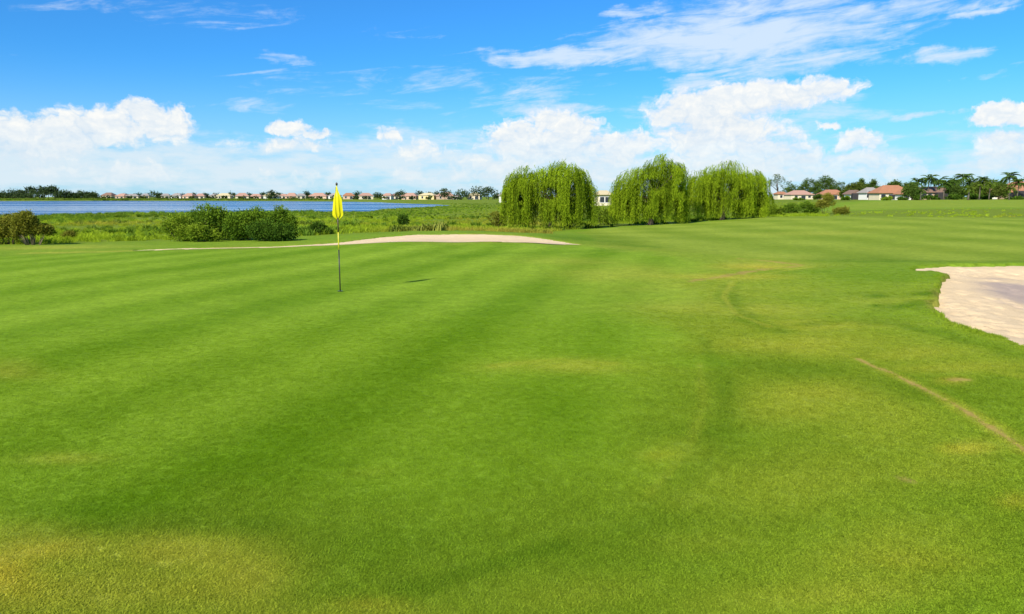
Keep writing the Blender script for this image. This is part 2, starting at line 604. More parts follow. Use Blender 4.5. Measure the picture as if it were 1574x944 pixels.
LUSH = [  # darker green growth
    (1105, 620, 26, 60, .6), (1085, 690, 40, 26, .4), (1010, 790, 120, 40, .3), (1425, 454, 50, 6, .85), (1405, 471, 40, 7, 1.0), (1350, 455, 20, 4, .8), (1357, 470, 14, 3, .8), (1370, 497, 60, 6, .6), (1330, 452, 40, 4, .4), (1310, 400, 120, 5, .5),
    (1490, 402, 130, 3, .5), (1230, 565, 110, 14, .4), (1370, 590, 110, 20, .3), (1450, 610, 100, 12, .3), (980, 840, 120, 30, .3), (600, 840, 160, 40, .25), (120, 790, 220, 26, .25), (1170, 560, 60, 20, .3), (540, 900, 60, 20, .3), (1460, 590, 120, 14, .25),
    (1400, 880, 80, 14, .3),(950, 372, 60, 4, .5), (890, 368, 60, 5, .6),
]
TRACKS = [  # worn furrows in the turf: pixel polyline, half width, strength
    ([(1318, 551), (1345, 564), (1372, 573), (1400, 588), (1421, 597), (1440, 608), (1466, 620), (1490, 635), (1530, 660), (1580, 695)], .034, .85),
    ([(1230, 409), (1170, 414), (1110, 425), (1060, 432)], .13, .6),
    ([(1135, 398), (1180, 401), (1225, 407)], .14, .5),
    ([(1390, 735), (1402, 740)], .035, .8),
    ([(1462, 583), (1486, 584)], .05, .8),
]
ARCS = [  # darker passes where a mower has turned
    ([(1080, 520), (1112, 580), (1112, 640), (1085, 700), (1030, 765), (960, 820)], .11, .36),
    ([(1125, 440), (1125, 465), (1150, 492), (1200, 510)], .22, .5),
    ([(1240, 500), (1310, 492), (1380, 500), (1440, 512), (1560, 545)], .2, .55),
    ([(1260, 402), (1330, 403), (1400, 401), (1574, 402)], .35, .7),
    ([(640, 905), (760, 868), (860, 840)], .10, .5), ([(-20, 838), (120, 815), (260, 806), (400, 812)], .12, .4),
    ([(700, 395), (820, 388), (960, 384)], .4, .3), ([(890, 374), (960, 376), (1010, 380)], .5, .5), ([(870, 366), (950, 372)], .7, .6),
]
PALE = [  # paler worn passes
    ([(1270, 535), (1345, 563), (1400, 588), (1440, 607), (1490, 635), (1530, 660), (1580, 695)], .11, .55),
    ([(1250, 410), (1180, 420), (1128, 432), (1112, 455), (1130, 482), (1185, 503)], .09, .6), ([(1225, 412), (1160, 424), (1105, 436), (1090, 455), (1105, 480), (1150, 505)], .07, .38),
    ([(1075, 560), (1082, 620), (1060, 690), (1000, 760)], .06, .26), ([(1000, 430), (1100, 440), (1230, 470)], .3, .35), ([(1040, 480), (1200, 482), (1400, 525)], .25, .4),
    ([(1320, 540), (1480, 560), (1640, 590)], .18, .4), ([(760, 562), (860, 552), (940, 560)], .13, .5), ([(60, 388), (180, 386)], .5, .6),
]
GREEN_R = [P_(*p) for p in [(900, 378), (1010, 392), (1090, 405), (1060, 430), (1020, 470), (1000, 520), (1030, 590), (1020, 660), (930, 740), (800, 820), (640, 890), (560, 906), (450, 836), (340, 820), (200, 824), (80, 840), (-40, 850), (-500, 860)]]
GREEN = GREEN_R + [(-26, 12), (-26, 24)] + [pY(*p) for p in [(-200, 24.5), (0, 25.6), (180, 26.6), (300, 27.6), (500, 28.6), (700, 29.3), (830, 29.4)]]
FAIR = [P_(*p) for p in [(920, 380), (1100, 393), (1250, 401), (1400, 403), (1700, 404)]] + [pY(*p) for p in [(2300, 30), (2300, 77), (1574, 77), (1300, 76.5), (1200, 74), (1110, 70), (1050, 66.5), (960, 62.5), (905, 58.5), (880, 50), (905, 40)]]
FAIR2 = [pY(*p) for p in [(1290, 118), (2300, 102), (2300, 250), (1380, 245), (1330, 200), (1300, 150)]]


def blobs(x, y, lst):
    res = np.zeros(x.shape)
    sel = (y > 0) & (y < 80) & (np.abs(x) < y * .9 + 1)
    x, y = x[sel], y[sel]
    acc = np.zeros(x.shape)
    for px, py, rx, ry, s in lst:
        cx, cy = P_(px, py)
        ex = abs(P_(px + rx, py)[0] - cx)
        ey0 = abs(P_(px, py + ry)[1] - cy)
        ey1 = abs(P_(px, max(py - ry, 318))[1] - cy)
        dyv = y - cy
        ey = np.where(dyv < 0, ey0, ey1) + 1e-3
        # ellipse sheared along the line of sight
        q = ((x - cx * y / cy) / ex) ** 2 + (dyv / ey) ** 2
        acc = np.maximum(acc, s * np.exp(-q * 1.1)) + .35 * np.minimum(acc, s * np.exp(-q * 1.1))
    res[sel] = acc
    return res


def turf_masks(x, y):
    r = np.hypot(x, y)
    wx = x + (fbm(x, y, .35, 3, 41) - .5) * 1.6
    wy = y + (fbm(x, y, .35, 3, 47) - .5) * 1.6
    wob = (fbm(x, y, .6, 3, 51) - .5)
    g = ss(sdist(x, y, GREEN) + wob * 2.6 + (fbm(x, y, 2.5, 3, 53) - .5) * .8, -.7, .9)
    f = ss(sdist(x, y, FAIR) + wob * .6, -.3, .3)
    f2 = ss(sdist(x, y, FAIR2) + wob * 4, -2, 2)
    # mowing passes: sheen of leaning blades painted as light and dark bands
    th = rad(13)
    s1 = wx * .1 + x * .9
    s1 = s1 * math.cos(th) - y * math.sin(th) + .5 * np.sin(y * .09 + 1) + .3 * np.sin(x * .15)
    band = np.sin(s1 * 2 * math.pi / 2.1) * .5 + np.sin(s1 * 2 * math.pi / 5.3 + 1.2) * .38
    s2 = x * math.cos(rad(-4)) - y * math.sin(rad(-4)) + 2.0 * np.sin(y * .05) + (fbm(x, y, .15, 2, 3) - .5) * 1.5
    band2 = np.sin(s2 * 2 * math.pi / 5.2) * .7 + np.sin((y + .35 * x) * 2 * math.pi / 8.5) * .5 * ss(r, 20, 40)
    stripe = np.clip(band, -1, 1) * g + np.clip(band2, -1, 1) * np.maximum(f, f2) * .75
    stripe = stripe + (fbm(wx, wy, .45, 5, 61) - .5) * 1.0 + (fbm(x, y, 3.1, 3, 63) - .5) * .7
    dry = blobs(x + (wx - x) * .6, y + (wy - y) * .6, DRY)
    dry = dry * (.55 + .9 * fbm(x, y, 1.1, 4, 71)) + (fbm(x, y, .22, 4, 77) - .55) * .5 * (1 - g)
    fair = np.maximum(f, f2)
    roughz = (1 - g) * (1 - f) * (1 - f2)
    dry = np.clip(dry + roughz * .10 * (r < 35), 0, 1)
    lush = blobs(x + (wx - x) * .25, y + (wy - y) * .25, LUSH) * (.7 + .7 * fbm(x, y, 1.5, 3, 81))
    for pts, wd, s in ARCS:
        w = linedist(x, y, [P_(*p) for p in pts]) + (fbm(x, y, 1.5, 3, 97) - .5) * wd * 1.5
        lush = np.maximum(lush, s * (1 - ss(w, wd * .2, wd * 1.6)))
    dry = dry * (1 - .85 * np.clip(lush, 0, 1))
    for pts, wd, s in PALE:
        w = linedist(x, y, [P_(*p) for p in pts]) + (fbm(x, y, 1.5, 3, 99) - .5) * wd * 1.5
        dry = np.maximum(dry, s * (1 - ss(w, wd * .2, wd * 1.6)))
    burnt = np.clip(blobs(x, y, BURNT) * (.4 + 1.1 * fbm(x, y, 2.2, 4, 73)), 0, 1)
    soil = np.zeros(x.shape)
    for pts, wd, s in TRACKS:
        w = linedist(x, y, [P_(*p) for p in pts]) + (fbm(x, y, 5.0, 3, 91) - .5) * wd * 2.4
        soil = np.maximum(soil, s * (1 - ss(w, wd * .35, wd * 1.5)) * (.15 + 1.3 * ss(fbm(x, y, 1.4, 4, 95), .28, .62)))
    sa, sb = bunker_masks(x, y)
    soil = np.maximum(soil, .4 * ss(sa, -.14, -.02) * ss(fbm(x, y, 1.3, 2, 19), .45, .6) * (y < 19.5))
    soil = np.maximum(soil, .7 * ss(sb, -.16, -.02) * (r < 60))
    marsh = ss(r, 36, 44) * (1 - ss(sdist(x, y, FAIR), -2.5, -1.0)) * (1 - f2) * (1 - ss(sdist(x, y, FAIR2), -9, -3))
    return dict(stripe=np.clip(stripe, -1.5, 1.5), dry=dry, lush=np.clip(lush, 0, 1), rough=roughz, soil=np.clip(soil, 0, 1), marsh=marsh, fair=fair, burnt=burnt)


# ------------------------------------------------------------------ materials
def new_mat(name):
    m = bpy.data.materials.new(name)
    m.use_nodes = True
    t = m.node_tree
    t.nodes.clear()
    N = NT(t)
    out = N.new('ShaderNodeOutputMaterial')
    return m, N, out


def principled(N, out, color, rough=.8, spec=.3, normal=None):
    b = N.new('ShaderNodeBsdfPrincipled')
    if isinstance(color, tuple):
        color = color + (1.0,) if len(color) == 3 else color
    N.put(b.inputs['Base Color'], color)
    N.put(b.inputs['Roughness'], rough)
    b.inputs['Specular IOR Level'].default_value = spec
    if normal is not None:
        N.put(b.inputs['Normal'], normal)
    N.t.links.new(b.outputs[0], out.inputs[0])
    return b


def bump(N, h, dist, strength=1.0):
    b = N.new('ShaderNodeBump')
    N.put(b.inputs['Strength'], strength)
    N.put(b.inputs['Distance'], dist)
    N.put(b.inputs['Height'], h)
    return b.outputs[0]


def turf_color(N, inst):
    A = lambda k: N.attr(k, inst)
    pos = N.new('ShaderNodeNewGeometry').outputs['Position']
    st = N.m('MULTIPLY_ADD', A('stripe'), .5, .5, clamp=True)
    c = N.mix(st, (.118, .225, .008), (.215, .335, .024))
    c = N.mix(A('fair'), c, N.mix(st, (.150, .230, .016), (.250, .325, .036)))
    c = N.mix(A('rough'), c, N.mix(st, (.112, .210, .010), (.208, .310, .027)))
    c = N.mix(N.m('MULTIPLY', A('lush'), .8, clamp=True), c, (.062, .150, .006))
    c = N.mix(N.m('MULTIPLY', A('dry'), .8, clamp=True), c, (.41, .395, .055))
    c = N.mix(A('burnt'), c, (.47, .385, .045))
    c = N.mix(A('marsh'), c, (.15, .21, .02))
    return c, pos


m_ground, N, out = new_mat('turf')
c, pos = turf_color(N, False)
n1 = N.noise(pos, 38, 5, .7)
n2 = N.noise(pos, 3.2, 4, .6)
n3 = N.noise(pos, .35, 4, .6)
n4 = N.noise(pos, 11, 3, .6)
c = N.mix(1.0, c, N.mix(n1, (.45, .45, .45), (1.6, 1.55, 1.5)), 'MULTIPLY')
c = N.mix(1.0, c, N.mix(n2, (.62, .68, .62), (1.38, 1.32, 1.38)), 'MULTIPLY')
c = N.mix(1.0, c, N.mix(n4, (.60, .64, .6), (1.40, 1.36, 1.40)), 'MULTIPLY')
c = N.mix(1.0, c, N.mix(n3, (.88, .92, .85), (1.12, 1.08, 1.15)), 'MULTIPLY')
sl = N.mix(N.noise(pos, 14, 4), (.24, .165, .04), (.54, .39, .10))
c = N.mix(N.m('MULTIPLY', N.attr('soil'), .95, clamp=True), c, sl)
principled(N, out, c, .95, .03, bump(N, N.m('ADD', n1, N.m('MULTIPLY', n4, .7)), .02, .7))

m_blade, N, out = new_mat('turf_blade')
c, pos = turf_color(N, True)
rnd = N.attr('rnd', True)
c = N.mix(1.0, c, N.mix(rnd, (.92, .95, .62), (1.48, 1.45, 1.1)), 'MULTIPLY')
c = N.mix(1.0, c, N.mix(N.attr('tone'), (.85, .88, .8), (1.3, 1.22, 1.4)), 'MULTIPLY')
sl = (.34, .24, .12, 1)
c = N.mix(N.m('MULTIPLY', N.attr('soil', True), .8, clamp=True), c, sl)
d = N.new('ShaderNodeBsdfDiffuse')
N.put(d.inputs[0], c)
tr = N.new('ShaderNodeBsdfTranslucent')
N.put(tr.inputs[0], c)
mx = N.new('ShaderNodeMixShader')
mx.inputs[0].default_value = .35
N.t.links.new(d.outputs[0], mx.inputs[1])
N.t.links.new(tr.outputs[0], mx.inputs[2])
N.t.links.new(mx.outputs[0], out.inputs[0])


def leaf_mat(name, dark, light, transl=.35, inst=False, gloss=.0, third=None):
    m, N, out = new_mat(name)
    v = N.attr('tone', False)
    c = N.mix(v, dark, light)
    if inst:
        if third:
            c = N.mix(N.attr('dry', True), c, third)
        c = N.mix(1.0, c, N.mix(N.attr('rnd', True), (.6, .62, .6), (1.45, 1.4, 1.4)), 'MULTIPLY')
    d = N.new('ShaderNodeBsdfDiffuse')
    N.put(d.inputs[0], c)
    tr = N.new('ShaderNodeBsdfTranslucent')
    N.put(tr.inputs[0], N.mix(1.0, c, (1.15, 1.1, .6), 'MULTIPLY'))
    mx = N.new('ShaderNodeMixShader')
    mx.inputs[0].default_value = transl
    N.t.links.new(d.outputs[0], mx.inputs[1])
    N.t.links.new(tr.outputs[0], mx.inputs[2])
    N.t.links.new(mx.outputs[0], out.inputs[0])
    return m


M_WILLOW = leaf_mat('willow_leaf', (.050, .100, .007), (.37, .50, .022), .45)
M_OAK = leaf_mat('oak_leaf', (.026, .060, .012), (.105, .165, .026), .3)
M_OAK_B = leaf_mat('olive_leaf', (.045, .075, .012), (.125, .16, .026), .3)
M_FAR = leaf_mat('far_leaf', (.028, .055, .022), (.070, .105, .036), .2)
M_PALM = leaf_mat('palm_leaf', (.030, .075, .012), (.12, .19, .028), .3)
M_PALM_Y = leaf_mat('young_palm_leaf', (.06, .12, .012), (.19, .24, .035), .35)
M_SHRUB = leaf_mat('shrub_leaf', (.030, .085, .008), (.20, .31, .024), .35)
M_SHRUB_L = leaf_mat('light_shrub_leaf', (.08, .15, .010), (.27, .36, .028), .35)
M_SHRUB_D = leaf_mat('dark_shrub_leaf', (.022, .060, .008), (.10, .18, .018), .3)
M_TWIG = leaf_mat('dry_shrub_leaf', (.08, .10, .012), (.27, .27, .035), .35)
M_YELLOW = leaf_mat('yellow_leaf', (.14, .16, .018), (.26, .26, .035), .35)
M_MARSH = leaf_mat('marsh_blade', (.19, .28, .015), (.40, .53, .034), .4, True, third=(.42, .34, .06))
M_REED = leaf_mat('reed_blade', (.065, .145, .012), (.18, .285, .030), .35, True, third=(.24, .25, .05))


def bark(name, c0, c1):
    m, N, out = new_mat(name)
    pos = N.new('ShaderNodeNewGeometry').outputs['Position']
    n = N.noise(N.vm('MULTIPLY', pos, (1, 1, .25)), 9, 5, .65)
    principled(N, out, N.mix(n, c0, c1), .95, .1, bump(N, n, .03))
    return m


M_BARK = bark('bark', (.05, .038, .026), (.16, .125, .09))
M_PTRUNK = bark('palm_bark', (.08, .068, .05), (.19, .165, .13))
M_DEAD = bark('dry_stem', (.16, .12, .075), (.33, .26, .17))


def noisy(name, c0, c1, scale, rough=.85, spec=.2, b=0.0):
    m, N, out = new_mat(name)
    pos = N.new('ShaderNodeNewGeometry').outputs['Position']
    n = N.noise(pos, scale, 5, .6)
    principled(N, out, N.mix(n, c0, c1), rough, spec, bump(N, n, b) if b else None)
    return m


def roof_mat(name, c0, c1):
    m, N, out = new_mat(name)
    pos = N.new('ShaderNodeTexCoord').outputs['Object']
    n = N.noise(pos, 1.3, 5, .7)
    w = N.new('ShaderNodeTexWave')
    w.bands_direction = 'Z'
    N.put(w.inputs['Vector'], pos)
    w.inputs['Scale'].default_value = 1.4
    w.inputs['Distortion'].default_value = 1.0
    c = N.mix(n, c0, c1)
    principled(N, out, c, .8, .2, bump(N, w.outputs['Fac'], .06))
    return m


ROOFS = {'orange': roof_mat('orange_roof_tile', (.30, .13, .065), (.46, .22, .12)),
         'pink': roof_mat('pink_roof_tile', (.36, .20, .14), (.50, .31, .23)),
         'brown': roof_mat('brown_roof_tile', (.17, .10, .07), (.28, .18, .13)),
         'grey': roof_mat('grey_roof_tile', (.26, .23, .20), (.38, .34, .30)),
         'straw': roof_mat('straw_roof_tile', (.48, .40, .22), (.62, .52, .30))}
WALLS = {'cream': noisy('cream_stucco', (.58, .50, .34), (.68, .60, .42), 2),
         'white': noisy('white_stucco', (.66, .64, .58), (.76, .74, .68), 2),
         'yellow': noisy('yellow_stucco', (.60, .48, .22), (.70, .57, .28), 2),
         'peach': noisy('peach_stucco', (.52, .36, .25), (.62, .44, .32), 2),
         'tan': noisy('tan_stucco', (.36, .26, .18), (.46, .34, .24), 2)}
M_TRIM = noisy('white_trim', (.68, .67, .64), (.78, .77, .74), 3)
M_SCREEN = noisy('insect_screen', (.022, .022, .024), (.05, .048, .05), 1.5, .7, .3)
M_BRONZE = noisy('bronze_frame', (.06, .045, .035), (.10, .08, .06), 3, .5)
m_glass, N, out = new_mat('window_glass')
principled(N, out, (.03, .035, .04), .08, .6)

# sand
m_sand, N, out = new_mat('sand')
pos = N.new('ShaderNodeNewGeometry').outputs['Position']
s1 = N.noise(pos, 55, 4, .7)
s2 = N.noise(pos, 2.2, 5, .62)
s3 = N.noise(N.vm('MULTIPLY', pos, (.6, 1.4, 1)), .45, 4, .55)
c = N.mix(s2, (.66, .485, .265), (.81, .62, .37))
c = N.mix(N.attr('damp'), c, (.42, .325, .26))
c = N.mix(1.0, c, N.mix(s1, (.8, .8, .8), (1.2, 1.2, 1.2)), 'MULTIPLY')
c = N.mix(1.0, c, N.mix(s3, (.9, .88, .88), (1.08, 1.08, 1.08)), 'MULTIPLY')
principled(N, out, c, .95, .1, bump(N, N.m('ADD', N.m('MULTIPLY', s1, .4), s2), .06, .7))

# water
m_water, N, out = new_mat('lake_water')
pos = N.new('ShaderNodeNewGeometry').outputs['Position']
wv1 = N.noise(N.vm('MULTIPLY', pos, (.7, 1.3, 1)), .9, 3, .6)
wv2 = N.noise(N.vm('MULTIPLY', pos, (.004, .03, 1)), 1.0, 4, .6)
b = principled(N, out, (.025, .095, .20), N.lin(wv2, .4, .6, .12, .38), .5, bump(N, wv1, N.lin(wv2, .42, .58, .12, .6), 1.0))
b.inputs['IOR'].default_value = 1.33

# ------------------------------------------------------------------ ground sheet
az_f = np.arange(-39.0, 39.01, .13)
az_c = np.concatenate([np.linspace(-180, -39, 60)[:-1], az_f, np.linspace(39, 180, 60)[1:-1]])
r1 = [0.8]
while r1[-1] < 9000:
    g_ = .012 if r1[-1] < 42 else (.02 if r1[-1] < 320 else .05)
    r1.append(r1[-1] * (1 + g_))
rr = np.array(r1)
na, nr = len(az_c), len(rr)
AA, RR = np.meshgrid(np.radians(az_c), rr, indexing='xy')
gx, gy = (RR * np.sin(AA)).ravel(), (RR * np.cos(AA)).ravel()
gz = height(gx, gy)
gz -= (np.hypot(gx, gy) / 9000.0) ** 2 * 3.0
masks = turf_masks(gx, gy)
idx = np.arange(nr * na).reshape(nr, na)
nxt = np.roll(idx, -1, axis=1)
F = np.stack([idx[:-1], nxt[:-1], nxt[1:], idx[1:]], -1).reshape(-1, 4)[:, ::-1]
V = np.stack([gx, gy, gz], 1)
V = np.vstack([V, [[0, 0, 0]]])
for k in masks:
    masks[k] = np.append(masks[k], 0)
cap = np.stack([idx[0], np.full(na, len(V) - 1), nxt[0]], 1)
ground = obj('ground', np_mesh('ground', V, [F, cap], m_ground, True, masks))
tag(ground, 'mown golf course turf running from the green to the marsh and far shore', 'ground', kind='structure')

# lake: a sheet of water standing in the hollow
wl = [(-900, 100), (380, 100), (380, 900), (-900, 900)]
NX, NY = 40, 40
wx_, wy_ = np.meshgrid(np.linspace(-900, 120, NX), np.linspace(100, 760, NY))
wi = np.arange(NX * NY).reshape(NY, NX)
WF = np.stack([wi[:-1, :-1], wi[:-1, 1:], wi[1:, 1:], wi[1:, :-1]], -1).reshape(-1, 4)
lake = obj('lake_water', np_mesh('lake_water', np.stack([wx_.ravel(), wy_.ravel(), np.full(wx_.size, WATER_Z)], 1), WF, m_water))
tag(lake, 'blue rippled lake water beyond the marsh', 'lake', kind='structure')


# bunkers: a bed of sand in each hollow
def sand_bed(name, poly, which, step, label):
    xs, ys = [p[0] for p in poly], [p[1] for p in poly]
    X, Y = np.meshgrid(np.arange(min(xs) - .6, max(xs) + .6, step), np.arange(min(ys) - .6, max(ys) + .6, step))
    sh = X.shape
    X, Y = X.ravel(), Y.ravel()
    sd = bunker_masks(X, Y)[which]
    z = base_h(X, Y)
    if which == 0:
        z = z - .075 - .16 * ss(sd, .2, 2.6) + (fbm(X, Y, 1.1, 4, 13) - .5) * .05 + (fbm(X, Y, 5, 2, 14) - .5) * .018
        qx, qy = unproj(1560, 441)
        dd = np.sqrt(((X - qx - .8) / 2.6) ** 2 + ((Y - qy - .3) / 2.3) ** 2) + (fbm(X, Y, .7, 4, 27) - .5) * .9
        ring = np.exp(-((dd - 1.15) / .10) ** 2) * .5
        damp0 = np.clip((1 - ss(dd, .55, 1.0)) * .95 + ring, 0, 1)
        damp = np.maximum(damp0, .55 * ss(fbm(X * .45, Y * 1.3, .5, 5, 23) + .45 * ss(sd, 1.2, 4.0) - .3, .34, .56)) * ss(sd, .3, 1.2)
    else:
        z = z - .012 - .03 * ss(sd, .1, .9) + (fbm(X, Y, 1.1, 4, 13) - .5) * .03
        damp = ss(fbm(X, Y, .6, 3, 29), .5, .75) * .25
    if which == 0:                                   # footprints and scuffs
        pr = np.random.default_rng(5)
        for _ in range(90):
            cx_, cy_ = pr.uniform(6, 16), pr.uniform(9.5, 20)
            st_ = pr.uniform(0, 6.28)
            for q in range(pr.integers(2, 7)):
                fx_, fy_ = cx_ + .62 * q * math.cos(st_) + pr.normal() * .08, cy_ + .62 * q * math.sin(st_) + pr.normal() * .08
                d2 = ((X - fx_) / .11) ** 2 + ((Y - fy_) / .16) ** 2
                z = z - .035 * np.exp(-d2 * 1.6) + .014 * np.exp(-(d2 - 2.2) ** 2)
    keep = (sd > -.12).reshape(sh)
    ii = np.arange(X.size).reshape(sh)
    k = keep[:-1, :-1] & keep[1:, :-1] & keep[:-1, 1:] & keep[1:, 1:]
    Fq = np.stack([ii[:-1, :-1][k], ii[:-1, 1:][k], ii[1:, 1:][k], ii[1:, :-1][k]], 1)
    used = np.unique(Fq)
    remap = np.zeros(X.size, int)
    remap[used] = np.arange(len(used))
    me = np_mesh(name, np.stack([X, Y, z], 1)[used], remap[Fq], m_sand, True, {'damp': damp[used]})
    return tag(obj(name, me), label, 'bunker', kind='structure')


sand_bed('sand_bunker', B_RIGHT, 0, .07, 'large pale sand bunker cut into the rough at the right edge')
sand_bed('sand_bunker', B_BACK, 1, .12, 'long thin sand bunker along the back of the green')

# ------------------------------------------------------------------ grass blades (uncountable)
def blade_clump(name, n, spread, hmin, hmax, wid, lean, mat, seg=2):
    V, F, T = [], [], []
    for _ in range(n):
        a, rr_ = random.uniform(0, 2 * math.pi), spread * math.sqrt(random.random())
        p = Vector((rr_ * math.cos(a), rr_ * math.sin(a), -.004))
        hh = random.uniform(hmin, hmax)
        d = random.uniform(0, 2 * math.pi)
        ln = random.uniform(.2, 1) * lean * hh
        sx, sy = -math.sin(d) * wid / 2, math.cos(d) * wid / 2
        b = len(V)
        for s in range(seg):
            t = s / seg
            q = (p.x + math.cos(d) * ln * t * t, p.y + math.sin(d) * ln * t * t, p.z + hh * (t - .25 * t * t * lean))
            k = 1 - .35 * t
            V += [(q[0] - sx * k, q[1] - sy * k, q[2]), (q[0] + sx * k, q[1] + sy * k, q[2])]
        V.append((p.x + math.cos(d) * ln, p.y + math.sin(d) * ln, p.z + hh * (1 - .25 * lean)))
        tone = random.random()
        T += [tone] * (2 * seg + 1)
        for s in range(seg - 1):
            F.append((b + 2 * s, b + 2 * s + 1, b + 2 * s + 3, b + 2 * s + 2))
        F.append((b + 2 * seg - 2, b + 2 * seg - 1, b + 2 * seg))
    me = bpy.data.meshes.new(name)
    me.from_pydata(V, [], F)
    at = me.attributes.new('tone', 'FLOAT', 'POINT')
    at.data.foreach_set('value', np.array(T, np.float32))
    me.materials.append(mat)
    return bpy.data.objects.new(name, me)        # not linked: only the stuff below draws it


def scatter(name, pts, attrs, clump, label, cat):
    me = np_mesh(name, pts, np.zeros((0, 3), int), None, False, attrs)
    o = obj(name, me)
    g = bpy.data.node_groups.new(name + '_scatter', 'GeometryNodeTree')
    g.interface.new_socket('Geometry', in_out='INPUT', socket_type='NodeSocketGeometry')
    g.interface.new_socket('Geometry', in_out='OUTPUT', socket_type='NodeSocketGeometry')
    nn, L = g.nodes, g.links
    gi, go = nn.new('NodeGroupInput'), nn.new('NodeGroupOutput')
    iop = nn.new('GeometryNodeInstanceOnPoints')
    oi = nn.new('GeometryNodeObjectInfo')
    oi.inputs['Object'].default_value = clump
    oi.inputs['As Instance'].default_value = True
    L.new(gi.outputs[0], iop.inputs['Points'])
    L.new(oi.outputs['Geometry'], iop.inputs['Instance'])

    def na_(k):
        a = nn.new('GeometryNodeInputNamedAttribute')
        a.data_type = 'FLOAT'
        a.inputs['Name'].default_value = k
        return a.outputs['Attribute']
    cx = nn.new('ShaderNodeCombineXYZ')
    L.new(na_('rot'), cx.inputs[2])
    L.new(cx.outputs[0], iop.inputs['Rotation'])
    L.new(na_('size'), iop.inputs['Scale'])
    L.new(iop.outputs[0], go.inputs[0])
    md = o.modifiers.new('scatter', 'NODES')
    md.node_group = g
    return tag(o, label, cat, kind='stuff')


def sector(n, r0, r1_, power, azmax=38.5):
    """random ground points, denser towards the camera"""
    t = rng.random(n)
    k = 2 - power
    r = (r0 ** k + t * (r1_ ** k - r0 ** k)) ** (1 / k)
    a = np.radians(rng.uniform(-azmax, azmax, n))
    return r * np.sin(a), r * np.cos(a)


TURF = blade_clump('turf_clump', 18, .030, .007, .0155, .0028, 1.4, m_blade)
x, y = sector(230000, 2.4, 13.5, .9)
sa, sb = bunker_masks(x, y)
rd = np.hypot(x, y)
k = (sa < -.02) & (rng.random(len(x)) < 1 - ss(rd, 8.5, 13.5))
x, y = x[k], y[k]
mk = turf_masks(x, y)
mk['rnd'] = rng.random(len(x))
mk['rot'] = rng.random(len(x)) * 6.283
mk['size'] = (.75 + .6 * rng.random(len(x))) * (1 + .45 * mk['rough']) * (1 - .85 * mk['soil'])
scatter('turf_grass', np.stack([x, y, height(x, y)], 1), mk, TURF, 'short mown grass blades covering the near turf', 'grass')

x, y = sector(90000, 9.5, 27, 1.25)
sa, sb = bunker_masks(x, y)
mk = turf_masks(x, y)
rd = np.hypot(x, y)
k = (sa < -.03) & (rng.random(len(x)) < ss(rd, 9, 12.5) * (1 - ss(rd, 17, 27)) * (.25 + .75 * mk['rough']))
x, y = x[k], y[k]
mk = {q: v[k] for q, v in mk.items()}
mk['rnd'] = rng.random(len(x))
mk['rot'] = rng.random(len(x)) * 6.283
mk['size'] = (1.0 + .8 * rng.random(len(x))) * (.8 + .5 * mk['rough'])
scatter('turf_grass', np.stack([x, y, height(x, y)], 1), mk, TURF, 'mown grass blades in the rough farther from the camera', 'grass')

# longer grass hanging over the bunker lips
LIP = blade_clump('lip_clump', 14, .035, .03, .085, .006, .8, m_blade)
def lip_points(poly, n, wdt):
    out_ = []
    tot = len(poly)
    for _ in range(n):
        i = random.randrange(tot)
        (ax, ay), (bx, by) = poly[i], poly[(i + 1) % tot]
        t = random.random()
        out_.append((ax + (bx - ax) * t + random.gauss(0, wdt), ay + (by - ay) * t + random.gauss(0, wdt)))
    return np.array(out_)
lp = np.vstack([lip_points(B_RIGHT, 6000, .10), lip_points(B_BACK, 3000, .08)])
sa, sb = bunker_masks(lp[:, 0], lp[:, 1])
sd_ = np.maximum(sa, sb)
k = (sd_ < .01) & (sd_ > -.28)
x, y = lp[k, 0], lp[k, 1]
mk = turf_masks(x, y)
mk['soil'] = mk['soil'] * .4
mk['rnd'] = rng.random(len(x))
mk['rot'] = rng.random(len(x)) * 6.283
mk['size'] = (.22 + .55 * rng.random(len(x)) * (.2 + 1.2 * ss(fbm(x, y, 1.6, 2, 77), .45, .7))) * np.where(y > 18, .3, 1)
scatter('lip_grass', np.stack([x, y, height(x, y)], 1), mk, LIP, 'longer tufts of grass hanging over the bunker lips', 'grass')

# marsh grass between the course and the lake
TUFT = blade_clump('marsh_tuft', 46, .30, .15, .55, .022, 1.2, M_MARSH)
REEDS = blade_clump('reed_tuft', 44, .50, .35, .95, .045, .9, M_REED)


def marsh_scatter(name, n, r0, r1_, clump, want, label, smin, smax, power=1.2):
    x, y = sector(n, r0, r1_, power, 39)
    mk = turf_masks(x, y)
    a = np.arctan2(x, y) * 3.0
    lk = sdist(a, np.log(np.hypot(x, y)), LAKE)
    clumpy = fbm(x, y, .09, 4, 131)
    k = (mk['marsh'] > .55) & (lk < .004) & (rng.random(len(x)) < want(x, y, np.hypot(x, y), clumpy, lk))
    x, y, clumpy = x[k], y[k], clumpy[k]
    at = dict(rnd=np.clip(.55 * rng.random(len(x)) + .9 * (clumpy - .25), 0, 1), rot=rng.random(len(x)) * 6.283,
              size=(smin + (smax - smin) * rng.random(len(x)) * (.4 + clumpy)) * np.where((x > -.26 * y) & (y > 100), .6, 1), dry=np.clip((fbm(x, y, .05, 4, 137) - .56) * 3.2 + .25 * (rng.random(len(x)) - .5), 0, 1))
    scatter(name, np.stack([x, y, height(x, y)], 1), at, clump, label, 'marsh grass')


